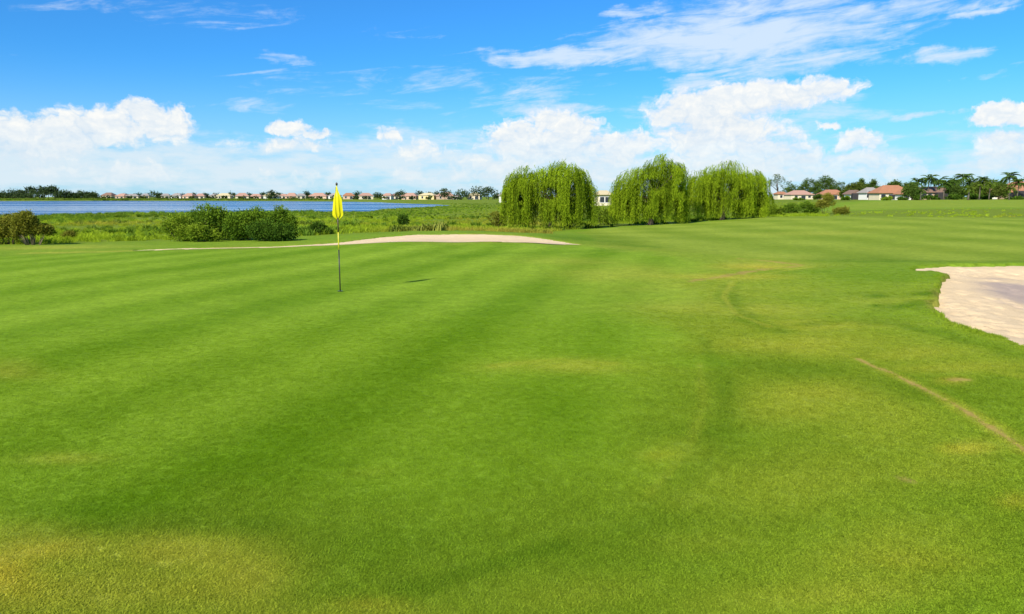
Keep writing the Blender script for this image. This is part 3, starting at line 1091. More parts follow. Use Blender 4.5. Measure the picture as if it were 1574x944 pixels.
marsh_scatter('marsh_grass', 30000, 37, 240, TUFT, lambda x, y, r, c, lk: ss(c, .25, .45) * np.where(x > y * .42, .35 * ss(c, .4, .6), 1), 'bright tall marsh grass between the course and the lake', .3, 1.05)
marsh_scatter('reed_bed', 16000, 72, 300, REEDS, lambda x, y, r, c, lk: ss(lk, -.55, -.15) * ss(c, .25, .4) * (x < 30), 'dark green reed bed along the near lake shore', .35, 1.0)

WEED = blade_clump('weed_clump', 60, .34, .12, .60, .075, .9, M_REED)
marsh_scatter('marsh_weeds', 9000, 38, 230, WEED, lambda x, y, r, c, lk: ss(fbm(x, y, .16, 4, 171), .50, .62) * (x < y * .33), 'broad leaved dark green weeds scattered through the marsh grass', .35, 1.25)


# ------------------------------------------------------------------ leaves, crowns and trunks
def unit(n):
    v = rng.normal(size=(n, 3))
    return v / np.linalg.norm(v, axis=1)[:, None]


def leaf_quads(C, D, L, Wd):
    """diamond leaves at C pointing along D"""
    n = len(C)
    D = D / (np.linalg.norm(D, axis=1)[:, None] + 1e-9)
    S = np.cross(D, unit(n))
    S /= np.linalg.norm(S, axis=1)[:, None] + 1e-9
    L = np.broadcast_to(L, (n,))[:, None]
    Wd = np.broadcast_to(Wd, (n,))[:, None]
    V = np.stack([C - D * L * .5, C + S * Wd * .5 - D * L * .08, C + D * L * .5, C - S * Wd * .5 - D * L * .08], 1).reshape(-1, 3)
    return V, np.arange(4 * n).reshape(n, 4)


def leaf_part(name, C, D, L, Wd, tone, mat, parent):
    V, F = leaf_quads(C, D, L, Wd)
    return obj(name, np_mesh(name, V, F, mat, False, {'tone': np.repeat(np.clip(tone, 0, 1), 4)}), parent)


def crown_points(lobes, n_clumps, per, spread, flat=.8, full=False):
    """clumps of leaves on and in ellipsoid lobes (cx, cy, cz, rx, ry, rz)"""
    vol = np.array([l[3] * l[4] * l[5] for l in lobes]) ** .7
    pick = rng.choice(len(lobes), n_clumps, p=vol / vol.sum())
    L = np.array(lobes)[pick]
    u_ = unit(n_clumps)
    if not full:
        u_[:, 2] = np.where(u_[:, 2] < -.35, -u_[:, 2], u_[:, 2])
    rr_ = (.45 + .6 * rng.random(n_clumps) ** .6)[:, None]
    K = L[:, :3] + u_ * L[:, 3:] * rr_
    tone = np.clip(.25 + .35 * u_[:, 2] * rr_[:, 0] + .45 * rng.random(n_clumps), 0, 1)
    C = np.repeat(K, per, 0) + rng.normal(size=(n_clumps * per, 3)) * spread * np.array([1, 1, flat])
    out_ = np.repeat(u_, per, 0)
    T = np.repeat(tone, per) + rng.normal(size=n_clumps * per) * .2
    return C, out_, T


def trunk_part(parent, h, r, lobes, mat=None, lean=(0, 0), limbs=5, name='trunk'):
    mb = MB()
    top = Vector((lean[0], lean[1], h))
    mb.tube([(0, 0, -.15), (lean[0] * .15, lean[1] * .15, h * .12), (lean[0] * .5, lean[1] * .5, h * .55), tuple(top)], [r * 1.5, r, r * .8, r * .6], 8)
    for i in range(limbs):
        l = lobes[i % len(lobes)]
        e = Vector((l[0] + random.uniform(-.4, .4) * l[3], l[1] + random.uniform(-.4, .4) * l[4], l[2] + random.uniform(-.1, .5) * l[5]))
        t = random.uniform(.6, 1)
        b = Vector((lean[0] * t, lean[1] * t, h * t))
        mid = b.lerp(e, .5) + Vector((random.uniform(-.1, .1), random.uniform(-.1, .1), .12)) * h * .3
        mb.tube([tuple(b), tuple(mid), tuple(e)], [r * .55, r * .35, r * .12], 6)
    return mb.build(name, mat or M_BARK, parent, True)


def place(px, Y, name):
    x_ = col_x(px, Y, h1(col_x(px, Y), Y))
    z_ = h1(x_, Y)
    return empty(name, (x_, Y, z_)), z_


def zpx(py, Y):
    """height above the eye's own level datum of photograph row py at distance Y"""
    _, b, c_ = ray(CX, py)
    return EYE + Y * c_ / b


# ------------------------------------------------------------------ flag
fx, fy = unproj(523, 448)
fz = h1(fx, fy)
flag = empty('golf_flag', (fx, fy, fz))
tag(flag, 'yellow golf flag hanging limp on a dark and yellow banded pole standing in the green', 'golf flag')


def paint(name, c, rough=.35):
    m, N, out = new_mat(name)
    pos = N.new('ShaderNodeNewGeometry').outputs['Position']
    n = N.noise(pos, 30, 4, .6)
    principled(N, out, N.mix(n, tuple(v * .82 for v in c), tuple(min(1, v * 1.12) for v in c)), rough, .4)
    return m


M_PDARK = paint('dark_pole_paint', (.035, .032, .022))
M_PYEL = paint('yellow_pole_paint', (.62, .56, .04))
M_PBROWN = paint('brown_pole_paint', (.075, .05, .03))
for z0, z1, mt_, r_ in ((-.12, .85, M_PDARK, .0125), (.85, 1.20, M_PYEL, .012), (1.20, 1.52, M_PBROWN, .0118), (1.52, 2.13, M_PYEL, .0105)):
    MB().tube([(0, 0, z0), (0, 0, (z0 + z1) / 2), (0, 0, z1)], [r_] * 3, 14).build('pole_section', mt_, flag, True)
kn = MB()
kn.tube([(0, 0, 2.13), (0, 0, 2.14), (0, 0, 2.165), (0, 0, 2.185), (0, 0, 2.192)], [.012, .02, .023, .015, .004], 12)
kn.build('finial', M_PDARK, flag, True)
# limp cloth: hangs in folds from its sleeve, gathered at the top and full at the rounded foot
m_cloth, N, out = new_mat('yellow_flag_cloth')
pos = N.new('ShaderNodeNewGeometry').outputs['Position']
n = N.noise(pos, 25, 4, .6)
cc = N.mix(n, (.74, .68, .012), (.88, .80, .03))
d = N.new('ShaderNodeBsdfDiffuse'); N.put(d.inputs[0], cc)
tr = N.new('ShaderNodeBsdfTranslucent'); N.put(tr.inputs[0], cc)
mx = N.new('ShaderNodeMixShader'); mx.inputs[0].default_value = .42
N.t.links.new(d.outputs[0], mx.inputs[1]); N.t.links.new(tr.outputs[0], mx.inputs[2]); N.t.links.new(mx.outputs[0], out.inputs[0])
nu, nv = 64, 30
Vc = []
for j in range(nv + 1):
    t = j / nv                               # 0 top, 1 foot
    zt = 2.10 - .62 * t
    hw = .020 + .062 * ss(np.array(t), 0, .45) + .012 * ss(np.array(t), .4, .9) - .070 * float(max(0, (t - .86) / .14)) ** 2.2
    hw = float(hw)
    for i in range(nu + 1):
        s_ = i / nu                          # the cloth folds back and forth across its width
        ph = s_ * 5 * math.pi + .8 * math.sin(t * 3)
        xx = .010 * math.sin(t * 4.2 + .6) - hw + hw * 2 * (s_ + .16 * math.sin(ph * 2) * (.4 + .6 * t)) - .012 + .02 * t
        yy = .011 * math.sin(ph) * (.5 + t * .9) * (1 if hw > .02 else .5) + .012 * math.sin(3 * s_ + 5 * t)
        Vc.append((xx, yy - .012, zt - .012 * math.sin(ph * .5) * t))
ci = np.arange((nu + 1) * (nv + 1)).reshape(nv + 1, nu + 1)
Fc = np.stack([ci[:-1, :-1], ci[:-1, 1:], ci[1:, 1:], ci[1:, :-1]], -1).reshape(-1, 4)
obj('flag_cloth', np_mesh('flag_cloth', np.array(Vc), Fc, m_cloth, True), flag)
MB().tube([(0, 0, .002), (0, 0, .012)], [.054, .054], 24).build('cup_plug', M_PDARK, flag)


# ------------------------------------------------------------------ willows
def willow(px, Y, base_py, lobes_px, strands, label, seed, holes):
    global rng
    rng = np.random.default_rng(seed)
    x0 = col_x(px, Y, -.6)
    z0 = h1(x0, Y)
    root = empty('willow_tree', (x0, Y, z0))
    tag(root, label, 'tree', 'weeping willows at the edge of the fairway')
    sc = Y / FPX * 1.0
    lobes = []
    for lx, ly, hwid in lobes_px:
        rx = hwid * sc
        top = zpx(ly, Y) - z0
        rz = min(rx * .75, top * .36)
        lobes.append((col_x(lx, Y, 0) - x0, random.uniform(-.4, .4), top - rz, rx, rx * .85, rz))
    C, D, T = [], [], []
    per = [int(strands * l[3] / sum(q[3] for q in lobes)) for l in lobes]
    for l, n in zip(lobes, per):
        bundles = []
        for _ in range(max(18, n // 22)):
            bundles.append((rng.uniform(0, 2 * math.pi), math.asin(rng.uniform(-.1, 1)), rng.uniform(.55, 1.08), rng.random(), rng.random()))
        for _ in range(n):
            if rng.random() < .86:
                a, th, k, tb, lb = bundles[rng.integers(len(bundles))]
                a += rng.normal() * .15 / max(.3, math.cos(th))
                th = min(1.5, th + rng.normal() * .16)
                k *= rng.uniform(.86, 1.04)
            else:                                # thin strands deep inside
                a, th, k, tb, lb = rng.uniform(0, 2 * math.pi), math.asin(rng.uniform(-.1, 1)), rng.uniform(.2, .7), .0, rng.random()
            ax = l[0] + l[3] * k * math.cos(th) * math.cos(a)
            ay = l[1] + l[4] * k * math.cos(th) * math.sin(a)
            azz = l[2] + l[5] * k * math.sin(th)
            outw = np.array([math.cos(a), math.sin(a)])
            low = (.85 * lb ** 1.5 + .35 * rng.random() ** 2) * .62 * azz + .05
            if k * math.cos(th) * abs(math.cos(a)) > .72 and rng.random() < .6:      # the sides end raggedly
                low = max(low, azz * rng.uniform(.15, .75))
            ln = max(.45, azz - low)
            tone = .08 + .62 * tb + .25 * k * math.sin(max(th, 0)) + .25 * rng.random()  # sunlit tops and shaded inside painted into the leaf tone
            m = int(ln * 10)
            t = np.linspace(0, 1, m)
            s_ = ln * t
            bow = .34 * (1 - np.exp(-s_ * 1.6)) * (1.3 - lb)
            sway = rng.uniform(-.22, .22)
            X = ax + outw[0] * bow + sway * t * t + rng.normal(size=m) * .035
            Yv = ay + outw[1] * bow + rng.normal(size=m) * .035
            Z = azz + .18 * np.sin(np.minimum(s_ * 2.2, math.pi)) - s_ + .10
            C.append(np.stack([X, Yv, Z], 1))
            dd = np.stack([np.gradient(X) * 1.5 + rng.normal(size=m) * .05, np.gradient(Yv) + rng.normal(size=m) * .05, -np.ones(m) * .11], 1) if m > 1 else np.array([[0, 0, -1.]])
            D.append(dd)
            T.append(np.full(m, tone) + rng.normal(size=m) * .1)
    C, D, T = np.vstack(C), np.vstack(D), np.concatenate(T)
    k = C[:, 2] > .02
    for hx, hy, hrx, hry in holes:               # openings in the curtain where the dark inside and the limbs show
        ex = (C[:, 0] - (col_x(hx, Y, 0) - x0)) / (hrx * sc)
        ez = (C[:, 2] - (zpx(hy, Y) - z0)) / (hry * sc)
        q = ex * ex + ez * ez + rng.normal(size=len(C)) * .25
        k &= ~((q < 1) & (C[:, 1] < .4) & (rng.random(len(C)) < .93))
    C, D, T = C[k], D[k], T[k]
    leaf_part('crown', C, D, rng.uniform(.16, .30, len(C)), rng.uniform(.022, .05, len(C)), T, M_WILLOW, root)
    trunk_part(root, max(l[2] for l in lobes) * .55, .24, lobes, lean=(.2, 0), limbs=9)
    return root


willow(846, 62, 352, [(815, 256, 40), (868, 248, 42), (795, 276, 22), (890, 275, 24)], 3600, 'leftmost weeping willow, its crown split into two drooping domes, beside the back bunker', 3, [(843, 298, 12, 11), (878, 305, 6, 26), (822, 325, 5, 14), (898, 330, 6, 16), (856, 336, 5, 12), (800, 310, 5, 14)])
willow(1000, 66.5, 345, [(985, 260, 42), (1022, 240, 36), (962, 286, 22), (1030, 275, 28)], 3500, 'tallest weeping willow, in the middle of the three, with a leaning peaked crown', 4, [(1000, 284, 16, 10), (988, 302, 8, 16), (1034, 318, 5, 16), (962, 320, 5, 14), (1012, 325, 5, 14), (1040, 290, 5, 9)])
willow(1110, 72, 336, [(1078, 263, 32), (1115, 251, 44), (1152, 260, 28), (1166, 290, 18)], 3500, 'rightmost weeping willow with a broad flat topped crown, nearest the houses', 5, [(1097, 310, 6, 22), (1132, 300, 8, 10), (1076, 322, 6, 12), (1128, 326, 5, 10), (1164, 308, 8, 13), (1112, 288, 5, 8)])


# ------------------------------------------------------------------ shrubs near the back of the green
def shrub(px, Y, top_py, halfw_px, mat, label, n=420, leaf=(.07, .13), stems=7, lobes=None, stem_mat=None, name='shrub', group=None, per=16, low=.0, flat=.9):
    root, z0 = place(px, Y, name)
    tag(root, label, 'shrub' if name != 'small_tree' else 'tree', group)
    top = zpx(top_py, Y) - z0
    hw = halfw_px * Y / FPX
    if lobes is None:
        k = max(2, int(hw / .45))
        lobes = []
        for i in range(k):
            fx_ = (-1 + 2 * (i + .5) / k) * .72 if k > 1 else 0
            hh = top * random.uniform(.55, 1.0) * (1 - .22 * fx_ * fx_)
            lobes.append((fx_ * hw, random.uniform(-.25, .25) * hw, low * top + (hh - low * top) * .5, hw / k * 1.5, hw * .55, (hh - low * top) * .47))
        for _ in range(k + 2):                       # shoots and sprays that break the outline
            a_ = random.uniform(-.9, .9)
            lobes.append((a_ * hw, random.uniform(-.5, .2) * hw, top * random.uniform(.25, .85) * (1 - .3 * a_ * a_), hw * random.uniform(.10, .22), hw * .2, top * random.uniform(.08, .18)))
        j = random.randrange(k)
        l = lobes[j]
        lobes[j] = (l[0], l[1], top * .56, l[3], l[4], top * .45)
    C, D, T = crown_points(lobes, n, per, .10 * max(.7, min(hw, 1.5)), flat, low == 0)
    k = C[:, 2] > .01
    C, D, T = C[k], D[k], T[k]
    D = D + unit(len(C)) * .9
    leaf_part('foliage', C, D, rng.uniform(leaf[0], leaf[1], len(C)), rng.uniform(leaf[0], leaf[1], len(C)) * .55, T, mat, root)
    for i in range(stems):
        mb = MB()
        l = lobes[i % len(lobes)]
        e = Vector((l[0] + random.uniform(-.7, .7) * l[3], l[1] + random.uniform(-.7, .5) * l[4], l[2] + random.uniform(-.2, .5) * l[5]))
        b = Vector((e.x * .35, e.y * .3, -.1))
        mid = b.lerp(e, .55) + Vector((random.uniform(-.1, .1), random.uniform(-.1, .1), .1))
        th_ = .7 if hw < 2.2 else hw * .3
        mb.tube([tuple(b), tuple(mid), tuple(e)], [.028 * th_, .02 * th_, .007 * th_], 5)
        mb.build('stem', stem_mat or M_BARK, root, True)
    return root


rng = np.random.default_rng(21)
random.seed(21)
SG = 'shrubs between the green and the marsh'
shrub(14, 34, 333, 34, M_TWIG, 'olive yellow shrub with dry stems at the left picture edge', 900, (.06, .12), 22, stem_mat=M_DEAD, group=SG, low=.12)
shrub(52, 33, 327, 24, M_TWIG, 'tall brownish twiggy shrub beside the left edge, stems fanning outward', 700, (.06, .12), 34, stem_mat=M_DEAD, group=SG, low=.22)
shrub(285, 35, 330, 30, M_SHRUB_L, 'light green loose shrub at the left end of the shrub clump', 360, (.06, .12), 8, group=SG)
shrub(333, 35.5, 317, 33, M_SHRUB, 'tallest rounded green shrub in the clump left of the flag', 620, (.06, .13), 8, group=SG)
shrub(382, 35, 322, 30, M_SHRUB, 'bushy green shrub in the middle of the clump left of the flag', 520, (.06, .13), 8, group=SG)
shrub(418, 34, 342, 34, M_SHRUB_D, 'low dark spreading shrub at the right end of the clump', 460, (.06, .12), 8, group=SG)
shrub(438, 42, 317, 18, M_SHRUB, 'narrow upright shrub rising behind the dark low one', 360, (.06, .13), 6, group=SG)
shrub(315, 34, 345, 22, M_SHRUB_L, 'low pale green shrub in front of the tallest one', 260, (.05, .11), 6, group=SG)
shrub(493, 40, 343, 17, M_SHRUB_D, 'small dark rounded bush just left of the flag pole', 260, (.06, .12), 6, group=SG)
shrub(620, 58, 328, 7, M_SHRUB_D, 'small dark upright bush standing alone in the marsh right of the flag', 130, (.08, .15), 5, group=SG)
shrub(679, 47, 343, 8, M_SHRUB_D, 'tiny dark bush just behind the sand bunker', 120, (.06, .12), 4, group=SG)
shrub(108, 38, 355, 7, M_TWIG, 'small weedy bush on the bank right of the twiggy shrubs', 110, (.05, .1), 5, group=SG)
shrub(765, 62, 325, 12, M_TWIG, 'straw coloured weedy bush left of the leftmost willow', 120, (.08, .16), 6, group=SG)
shrub(928, 70, 315, 22, M_SHRUB_L, 'bright green shrub in the gap between two willows', 240, (.09, .17), 5, group=SG)
shrub(1190, 90, 315, 16, M_SHRUB_L, 'bright shrub at the foot of the rightmost willow', 200, (.12, .22), 5, group=SG)
shrub(1243, 100, 309, 14, M_SHRUB, 'dark green shrub in the rough before the pink roofed house', 200, (.12, .22), 5, group=SG)
shrub(1267, 98, 298, 13, M_YELLOW, 'yellowish small tree in the rough right of the willows', 240, (.12, .22), 5, name='small_tree', low=.2)
shrub(1215, 108, 312, 16, M_SHRUB, 'low green shrub between the rightmost willow and the yellowish tree', 180, (.12, .22), 5, group=SG)
shrub(1292, 96, 318, 12, M_YELLOW, 'low straw coloured bush right of the yellowish small tree', 120, (.12, .2), 4, group=SG)


# ------------------------------------------------------------------ trees by the houses and on the far shore
def tree(px, Y, top_py, halfw_px, mat, label, name='oak_tree', n=330, per=14, leaf=.45, group=None, trunk=.3, low=.3, lob=None, open_=1.0):
    root, z0 = place(px, Y, name)
    tag(root, label, 'tree', group)
    top = zpx(top_py, Y) - z0
    hw = halfw_px * Y / FPX * 1.3
    b = top * low
    k = lob or max(5, int(3.4 * hw / (top * .3)))
    lobes = []
    for i in range(k):
        fx_ = -1 + 2 * (i + random.uniform(.2, .8)) / k
        hh = b + (top - b) * (1 - .45 * abs(fx_) ** 2.2) * random.uniform(.78, 1)
        if abs(fx_) < 1.2 / k:
            hh = top
        rz = (hh - b) * random.uniform(.26, .36)
        rx = hw * random.uniform(.26, .40)
        lobes.append((fx_ * (hw - rx * .7), random.uniform(-.5, .5) * hw, hh - rz, rx, rx, rz))
        if random.random() < .8:
            lobes.append((fx_ * (hw - rx * .8), random.uniform(-.5, .5) * hw, b + (hh - b) * .36, rx, rx, rz))
    C, D, T = crown_points(lobes, n, per, leaf * .9 * open_, .75)
    D = D + unit(len(C))
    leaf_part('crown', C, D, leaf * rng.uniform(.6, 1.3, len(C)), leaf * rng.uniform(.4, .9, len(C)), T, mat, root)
    trunk_part(root, top * max(.3, low + .15), max(.12, top * .03), lobes, limbs=5)
    return root


ORD = ['first', 'second', 'third', 'fourth', 'fifth', 'sixth', 'seventh', 'eighth', 'ninth', 'tenth', 'eleventh', 'twelfth', 'thirteenth', 'fourteenth', 'fifteenth', 'sixteenth',
       'seventeenth', 'eighteenth', 'nineteenth', 'twentieth', 'twenty-first', 'twenty-second', 'twenty-third', 'twenty-fourth', 'twenty-fifth', 'twenty-sixth', 'twenty-seventh', 'twenty-eighth', 'twenty-ninth', 'thirtieth', 'thirty-first', 'thirty-second']
rng = np.random.default_rng(33)
random.seed(33)
RG = 'trees around the houses on the right'
tree(1195, 426, 267, 17, M_OAK_B, 'open airy tree just right of the willows, sky showing through', n=150, per=12, leaf=.42, group=RG, low=.32, open_=.9)
tree(1218, 414, 283, 14, M_OAK, 'low dark tree between the airy tree and the twin oaks', n=228, leaf=.5, group=RG, low=.05)
tree(1243, 408, 272, 15, M_OAK, 'left one of the twin dark oaks behind the pink roofed houses', n=420, leaf=.45, group=RG, low=.06)
tree(1273, 417, 268, 21, M_OAK, 'right and larger one of the twin dark oaks behind the pink roofed houses', n=640, leaf=.48, group=RG, low=.05)
tree(1258, 372, 291, 7, M_OAK, 'small dark tree between the two pink roofed houses', n=120, leaf=.4, group=RG, low=.1)
tree(1312, 320, 280, 17, M_OAK_B, 'rounded lighter green tree left of the screened porches', n=380, leaf=.5, group=RG, low=.05)
tree(1341, 330, 276, 12, M_OAK, 'dark tree with upright crown behind the screened porches', n=304, leaf=.5, group=RG, low=.04)
tree(1322, 340, 275, 8, M_OAK, 'slim dark tree behind the rounded lighter green one', n=209, leaf=.5, group=RG, low=.04)
tree(1372, 340, 277, 15, M_OAK, 'dark tree rising behind the big orange roof', n=342, leaf=.5, group=RG, low=.04)
tree(1397, 330, 279, 13, M_OAK, 'dark tree at the right end of the big orange roof', n=323, leaf=.5, group=RG, low=.05)
tree(1460, 320, 276, 16, M_OAK, 'dark tree behind the brown house, between the tall palms', n=361, leaf=.5, group=RG, low=.02)
tree(1505, 330, 275, 18, M_OAK, 'broad dark tree behind the young palms', n=418, leaf=.5, group=RG, low=.02)
tree(1530, 310, 275, 15, M_OAK, 'dark tree left of the orange roof at the right edge', n=361, leaf=.5, group=RG, low=.02)
tree(1566, 330, 276, 16, M_OAK, 'dark tree behind the orange roof at the right edge', n=361, leaf=.5, group=RG, low=.02)
tree(1605, 300, 270, 20, M_OAK, 'dark tree just beyond the right picture edge', n=361, leaf=.5, group=RG, low=.02)
tree(1402, 245, 284, 9, M_OAK_B, 'small olive tree before the right end of the big orange roof', n=130, leaf=.38, group=RG, low=.2)


def palm(px, Y, top_py, frond_px, label, mat=None, n=30, trunk_mat=None, base_py=None, r=.17):
    root, z0 = place(px, Y, 'palm_tree')
    tag(root, label, 'tree', 'palms among the right hand houses')
    top = zpx(top_py, Y) - z0
    L = frond_px * Y / FPX * 1.25
    th = top - L * .40
    mb = MB()
    lean = random.uniform(-.25, .25)
    mb.tube([(0, 0, -.2), (lean * .3, 0, th * .4), (lean, 0, th)], [r * 1.3, r, r * .85], 8)
    mb.build('trunk', trunk_mat or M_PTRUNK, root, True)
    for i in range(n):
        a = 2 * math.pi * i / n + random.uniform(-.15, .15)
        e0 = random.uniform(-.35, 1.25)
        fl = L * random.uniform(.8, 1.08)
        m = 14
        p = np.array([lean, 0, th])
        P_l, e = [], e0
        for s in range(m):
            P_l.append(p.copy())
            p = p + np.array([math.cos(a) * math.cos(e), math.sin(a) * math.cos(e), math.sin(e)]) * fl / m
            e -= (.085 + .05 * s / m) * 1.15
        P_l = np.array(P_l)
        tan = np.gradient(P_l, axis=0)
        tan /= np.linalg.norm(tan, axis=1)[:, None]
        side = np.array([-math.sin(a), math.cos(a), 0])
        C, D, Ln = [], [], []
        for s in range(1, m):
            wl_ = .30 * fl * math.sin(math.pi * min(1, (s + 1.2) / (m + 1.5)))
            for sg in (-1, 1):
                dv = side * sg * .8 + tan[s] * .7 + np.array([0, 0, -.25])
                dv /= np.linalg.norm(dv)
                C.append(P_l[s] + dv * wl_ * .5)
                D.append(dv)
                Ln.append(wl_)
        # the rib
        for s in range(m - 1):
            C.append((P_l[s] + P_l[s + 1]) / 2)
            D.append(tan[s])
            Ln.append(fl / m * 1.4)
        Ln = np.array(Ln)
        leaf_part('frond', np.array(C), np.array(D), Ln, np.maximum(.09, Ln * .24), .35 + .25 * math.sin(e0) + rng.normal(size=len(C)) * .12, mat or M_PALM, root)
    return root


palm(1408, 235, 274, 13, 'leftmost palm, its crown over the gap beside the big orange roof')
palm(1426, 250, 268, 14, 'tall palm with a spiky crown left of the brown house')
palm(1441, 255, 271, 13, 'palm right behind the tall spiky one, above the brown roof')
palm(1478, 250, 266, 15, 'tallest palm, above the right end of the brown house')
palm(1492, 240, 274, 13, 'palm leaning out right of the tallest palm')
palm(1488, 215, 286, 9, 'short pale trunked palm on the lawn before the tallest palm', M_PALM_Y, 18, r=.24)
palm(1505, 225, 280, 13, 'young yellow green palm with a thin pale trunk on the lawn', M_PALM_Y, 20)
palm(1520, 225, 277, 12, 'bright young palm before the white walled house', M_PALM_Y, 20)
palm(1548, 250, 265, 14, 'tall dark palm left of the orange roof at the right edge')
palm(1551, 212, 284, 12, 'bright palm with a slender pale trunk near the right edge', M_PALM_Y, 20)
palm(1535, 235, 280, 11, 'middle sized palm between the bright young palm and the tall dark one')
palm(1450, 236, 277, 12, 'palm with a full dark crown before the middle of the brown house')
palm(1466, 244, 272, 12, 'palm between the brown house and the tallest palm')
palm(1512, 240, 272, 12, 'dark palm rising behind the young yellow green palms')
palm(1563, 232, 275, 12, 'dark palm before the orange roof at the right edge')
tree(1402, 232, 282, 10, M_OAK, 'dark leafy tree filling the gap right of the large orange roof', n=260, leaf=.4, group=RG, low=.02)
tree(1500, 236, 283, 13, M_OAK_B, 'full green tree behind the short pale trunked palm', n=300, leaf=.4, group=RG, low=.02)
tree(1535, 232, 285, 9, M_OAK_B, 'green tree before the white walled house', n=220, leaf=.4, group=RG, low=.02)
tree(1470, 236, 284, 11, M_OAK, 'dark leafy tree covering the right end of the brown house', n=260, leaf=.4, group=RG, low=.02)
tree(1300, 320, 292, 7, M_OAK_B, 'small green tree between the orange roofed house and the first screened porch', n=160, leaf=.4, group=RG, low=.02)
tree(1257, 330, 299, 5, M_OAK, 'low dark tree before the gap between the pink roofed houses', n=140, leaf=.4, group=RG, low=.02)
palm(1415, 222, 287, 10, 'drooping low palm at the left corner of the brown house', None, 20)


# ------------------------------------------------------------------ houses
def house(px, Y, w_px, eave_py, ridge_py, roof, wall, label, group, rz=0.0, dep=None, ridge=.45, wins=(), screen=None, z=None, gable=False, base_py=None):
    x_ = col_x(px, Y, .5)
    z_ = h1(x_, Y) if z is None else z
    root = empty('house', (x_, Y, z_), rz)
    tag(root, label, 'house', group)
    w = w_px * Y / FPX
    d_ = dep or max(7.0, w * .7)
    he, hr = max(1.9, zpx(eave_py, Y) - z_), zpx(ridge_py, Y) - z_
    hr = max(hr, he + .8)
    wall_o = MB().box(-w / 2 + .3, w / 2 - .3, 0, d_ - .6, -.6, he).build('wall', WALLS[wall], root)
    rm = MB()
    hx, rx = w / 2 + .25, w / 2 * ridge
    y0, y1 = -.55, d_
    ym = (y0 + y1) / 2
    ee = he - .06
    if gable:
        rm.add([(-hx, y0, ee), (hx, y0, ee), (hx, y1, ee), (-hx, y1, ee), (0, y0, hr), (0, y1, hr), (-hx, y0, ee + .16), (hx, y0, ee + .16), (hx, y1, ee + .16), (-hx, y1, ee + .16)],
               [(0, 3, 2, 1), (6, 7, 4), (8, 9, 5), (7, 8, 5, 4), (9, 6, 4, 5), (0, 1, 7, 6), (1, 2, 8, 7), (2, 3, 9, 8), (3, 0, 6, 9)])
    else:
        rm.add([(-hx, y0, ee), (hx, y0, ee), (hx, y1, ee), (-hx, y1, ee), (-hx, y0, ee + .16), (hx, y0, ee + .16), (hx, y1, ee + .16), (-hx, y1, ee + .16), (-rx, ym, hr), (rx, ym, hr)],
               [(0, 3, 2, 1), (4, 5, 9, 8), (5, 6, 9), (6, 7, 8, 9), (7, 4, 8), (0, 1, 5, 4), (1, 2, 6, 5), (2, 3, 7, 6), (3, 0, 4, 7)])
    rm.build('roof', ROOFS[roof], root)
    for (fx_, wd, zb, zt, kind) in wins:
        cx_ = fx_ * (w / 2 - .3)
        zb_, zt_ = zb * he, zt * he
        fr = MB()
        t_ = .09
        fr.box(cx_ - wd / 2 - t_, cx_ - wd / 2, -.06, .05, zb_ - t_, zt_ + t_).box(cx_ + wd / 2, cx_ + wd / 2 + t_, -.06, .05, zb_ - t_, zt_ + t_)
        fr.box(cx_ - wd / 2, cx_ + wd / 2, -.06, .05, zt_, zt_ + t_).box(cx_ - wd / 2, cx_ + wd / 2, -.07, .05, zb_ - t_, zb_)
        fo = fr.build('window' if kind == 'w' else 'patio_door', M_TRIM, root)
        MB().box(cx_ - wd / 2, cx_ + wd / 2, -.02, .03, zb_, zt_).build('pane', m_glass, fo)
    if screen:
        a0, a1, proj, sh = screen                 # screened porch: dark mesh held in a bronze frame
        X0, X1 = a0 * w / 2, a1 * w / 2
        po = MB()
        po.add([(X0, -proj, 0), (X1, -proj, 0), (X1, -.08, 0), (X0, -.08, 0), (X0, -proj, sh * .82), (X1, -proj, sh * .82), (X1, -.08, sh), (X0, -.08, sh)],
               [(0, 3, 2, 1), (4, 5, 6, 7), (0, 1, 5, 4), (1, 2, 6, 5), (2, 3, 7, 6), (3, 0, 4, 7)])
        so = po.build('screen_porch', M_SCREEN, root)
        nb = max(3, int((X1 - X0) / 2.0))
        for i in range(nb + 1):
            xx = X0 + (X1 - X0) * i / nb
            MB().box(xx - .06, xx + .06, -proj - .05, -proj + .05, 0, sh * .82 + .04).build('frame_post', M_BRONZE, so)
        MB().box(X0, X1, -proj - .04, -proj + .045, sh * .82 + .05, sh * .82 + .15).build('frame_beam', M_BRONZE, so)
    return root


HG = 'houses beyond the right hand fairway'
W3 = ((-.55, 1.5, .35, .8, 'w'), (.1, 2.2, .02, .78, 'd'), (.65, 1.4, .35, .8, 'w'))
house(1203, 380, 17, 298.5, 294.5, 'orange', 'cream', 'small cream house seen beside the rightmost willow', HG, wins=((-.3, 1.2, .3, .8, 'w'), (.4, 1.2, .3, .8, 'w')))
house(1233, 370, 37, 299.5, 292.5, 'pink', 'cream', 'cream house with pink tiled roof left of the twin oaks', HG, .1, wins=W3)
house(1281, 340, 36, 299, 291.5, 'orange', 'peach', 'house with orange tiled roof and cream gable right of the twin oaks', HG, -.08, wins=W3)
house(1316, 300, 19, 298.5, 292, 'brown', 'white', 'low house with white gable and dark screened porch', HG, 0, screen=(-.9, .85, 2.5, 2.6), gable=True)
house(1343, 285, 24, 296.5, 288, 'grey', 'white', 'grey roofed house with a tall dark screened porch', HG, .05, screen=(-.75, .95, 3, 3.2), wins=((-.9, .8, .3, .8, 'w'),))
house(1376, 262, 52, 297, 284.5, 'orange', 'cream', 'large cream house with broad orange tiled hip roof', HG, 0, wins=((-.75, 1.6, .3, .8, 'w'), (-.2, 2.6, .02, .78, 'd'), (.35, 1.6, .3, .8, 'w'), (.8, 1.2, .3, .8, 'w')))
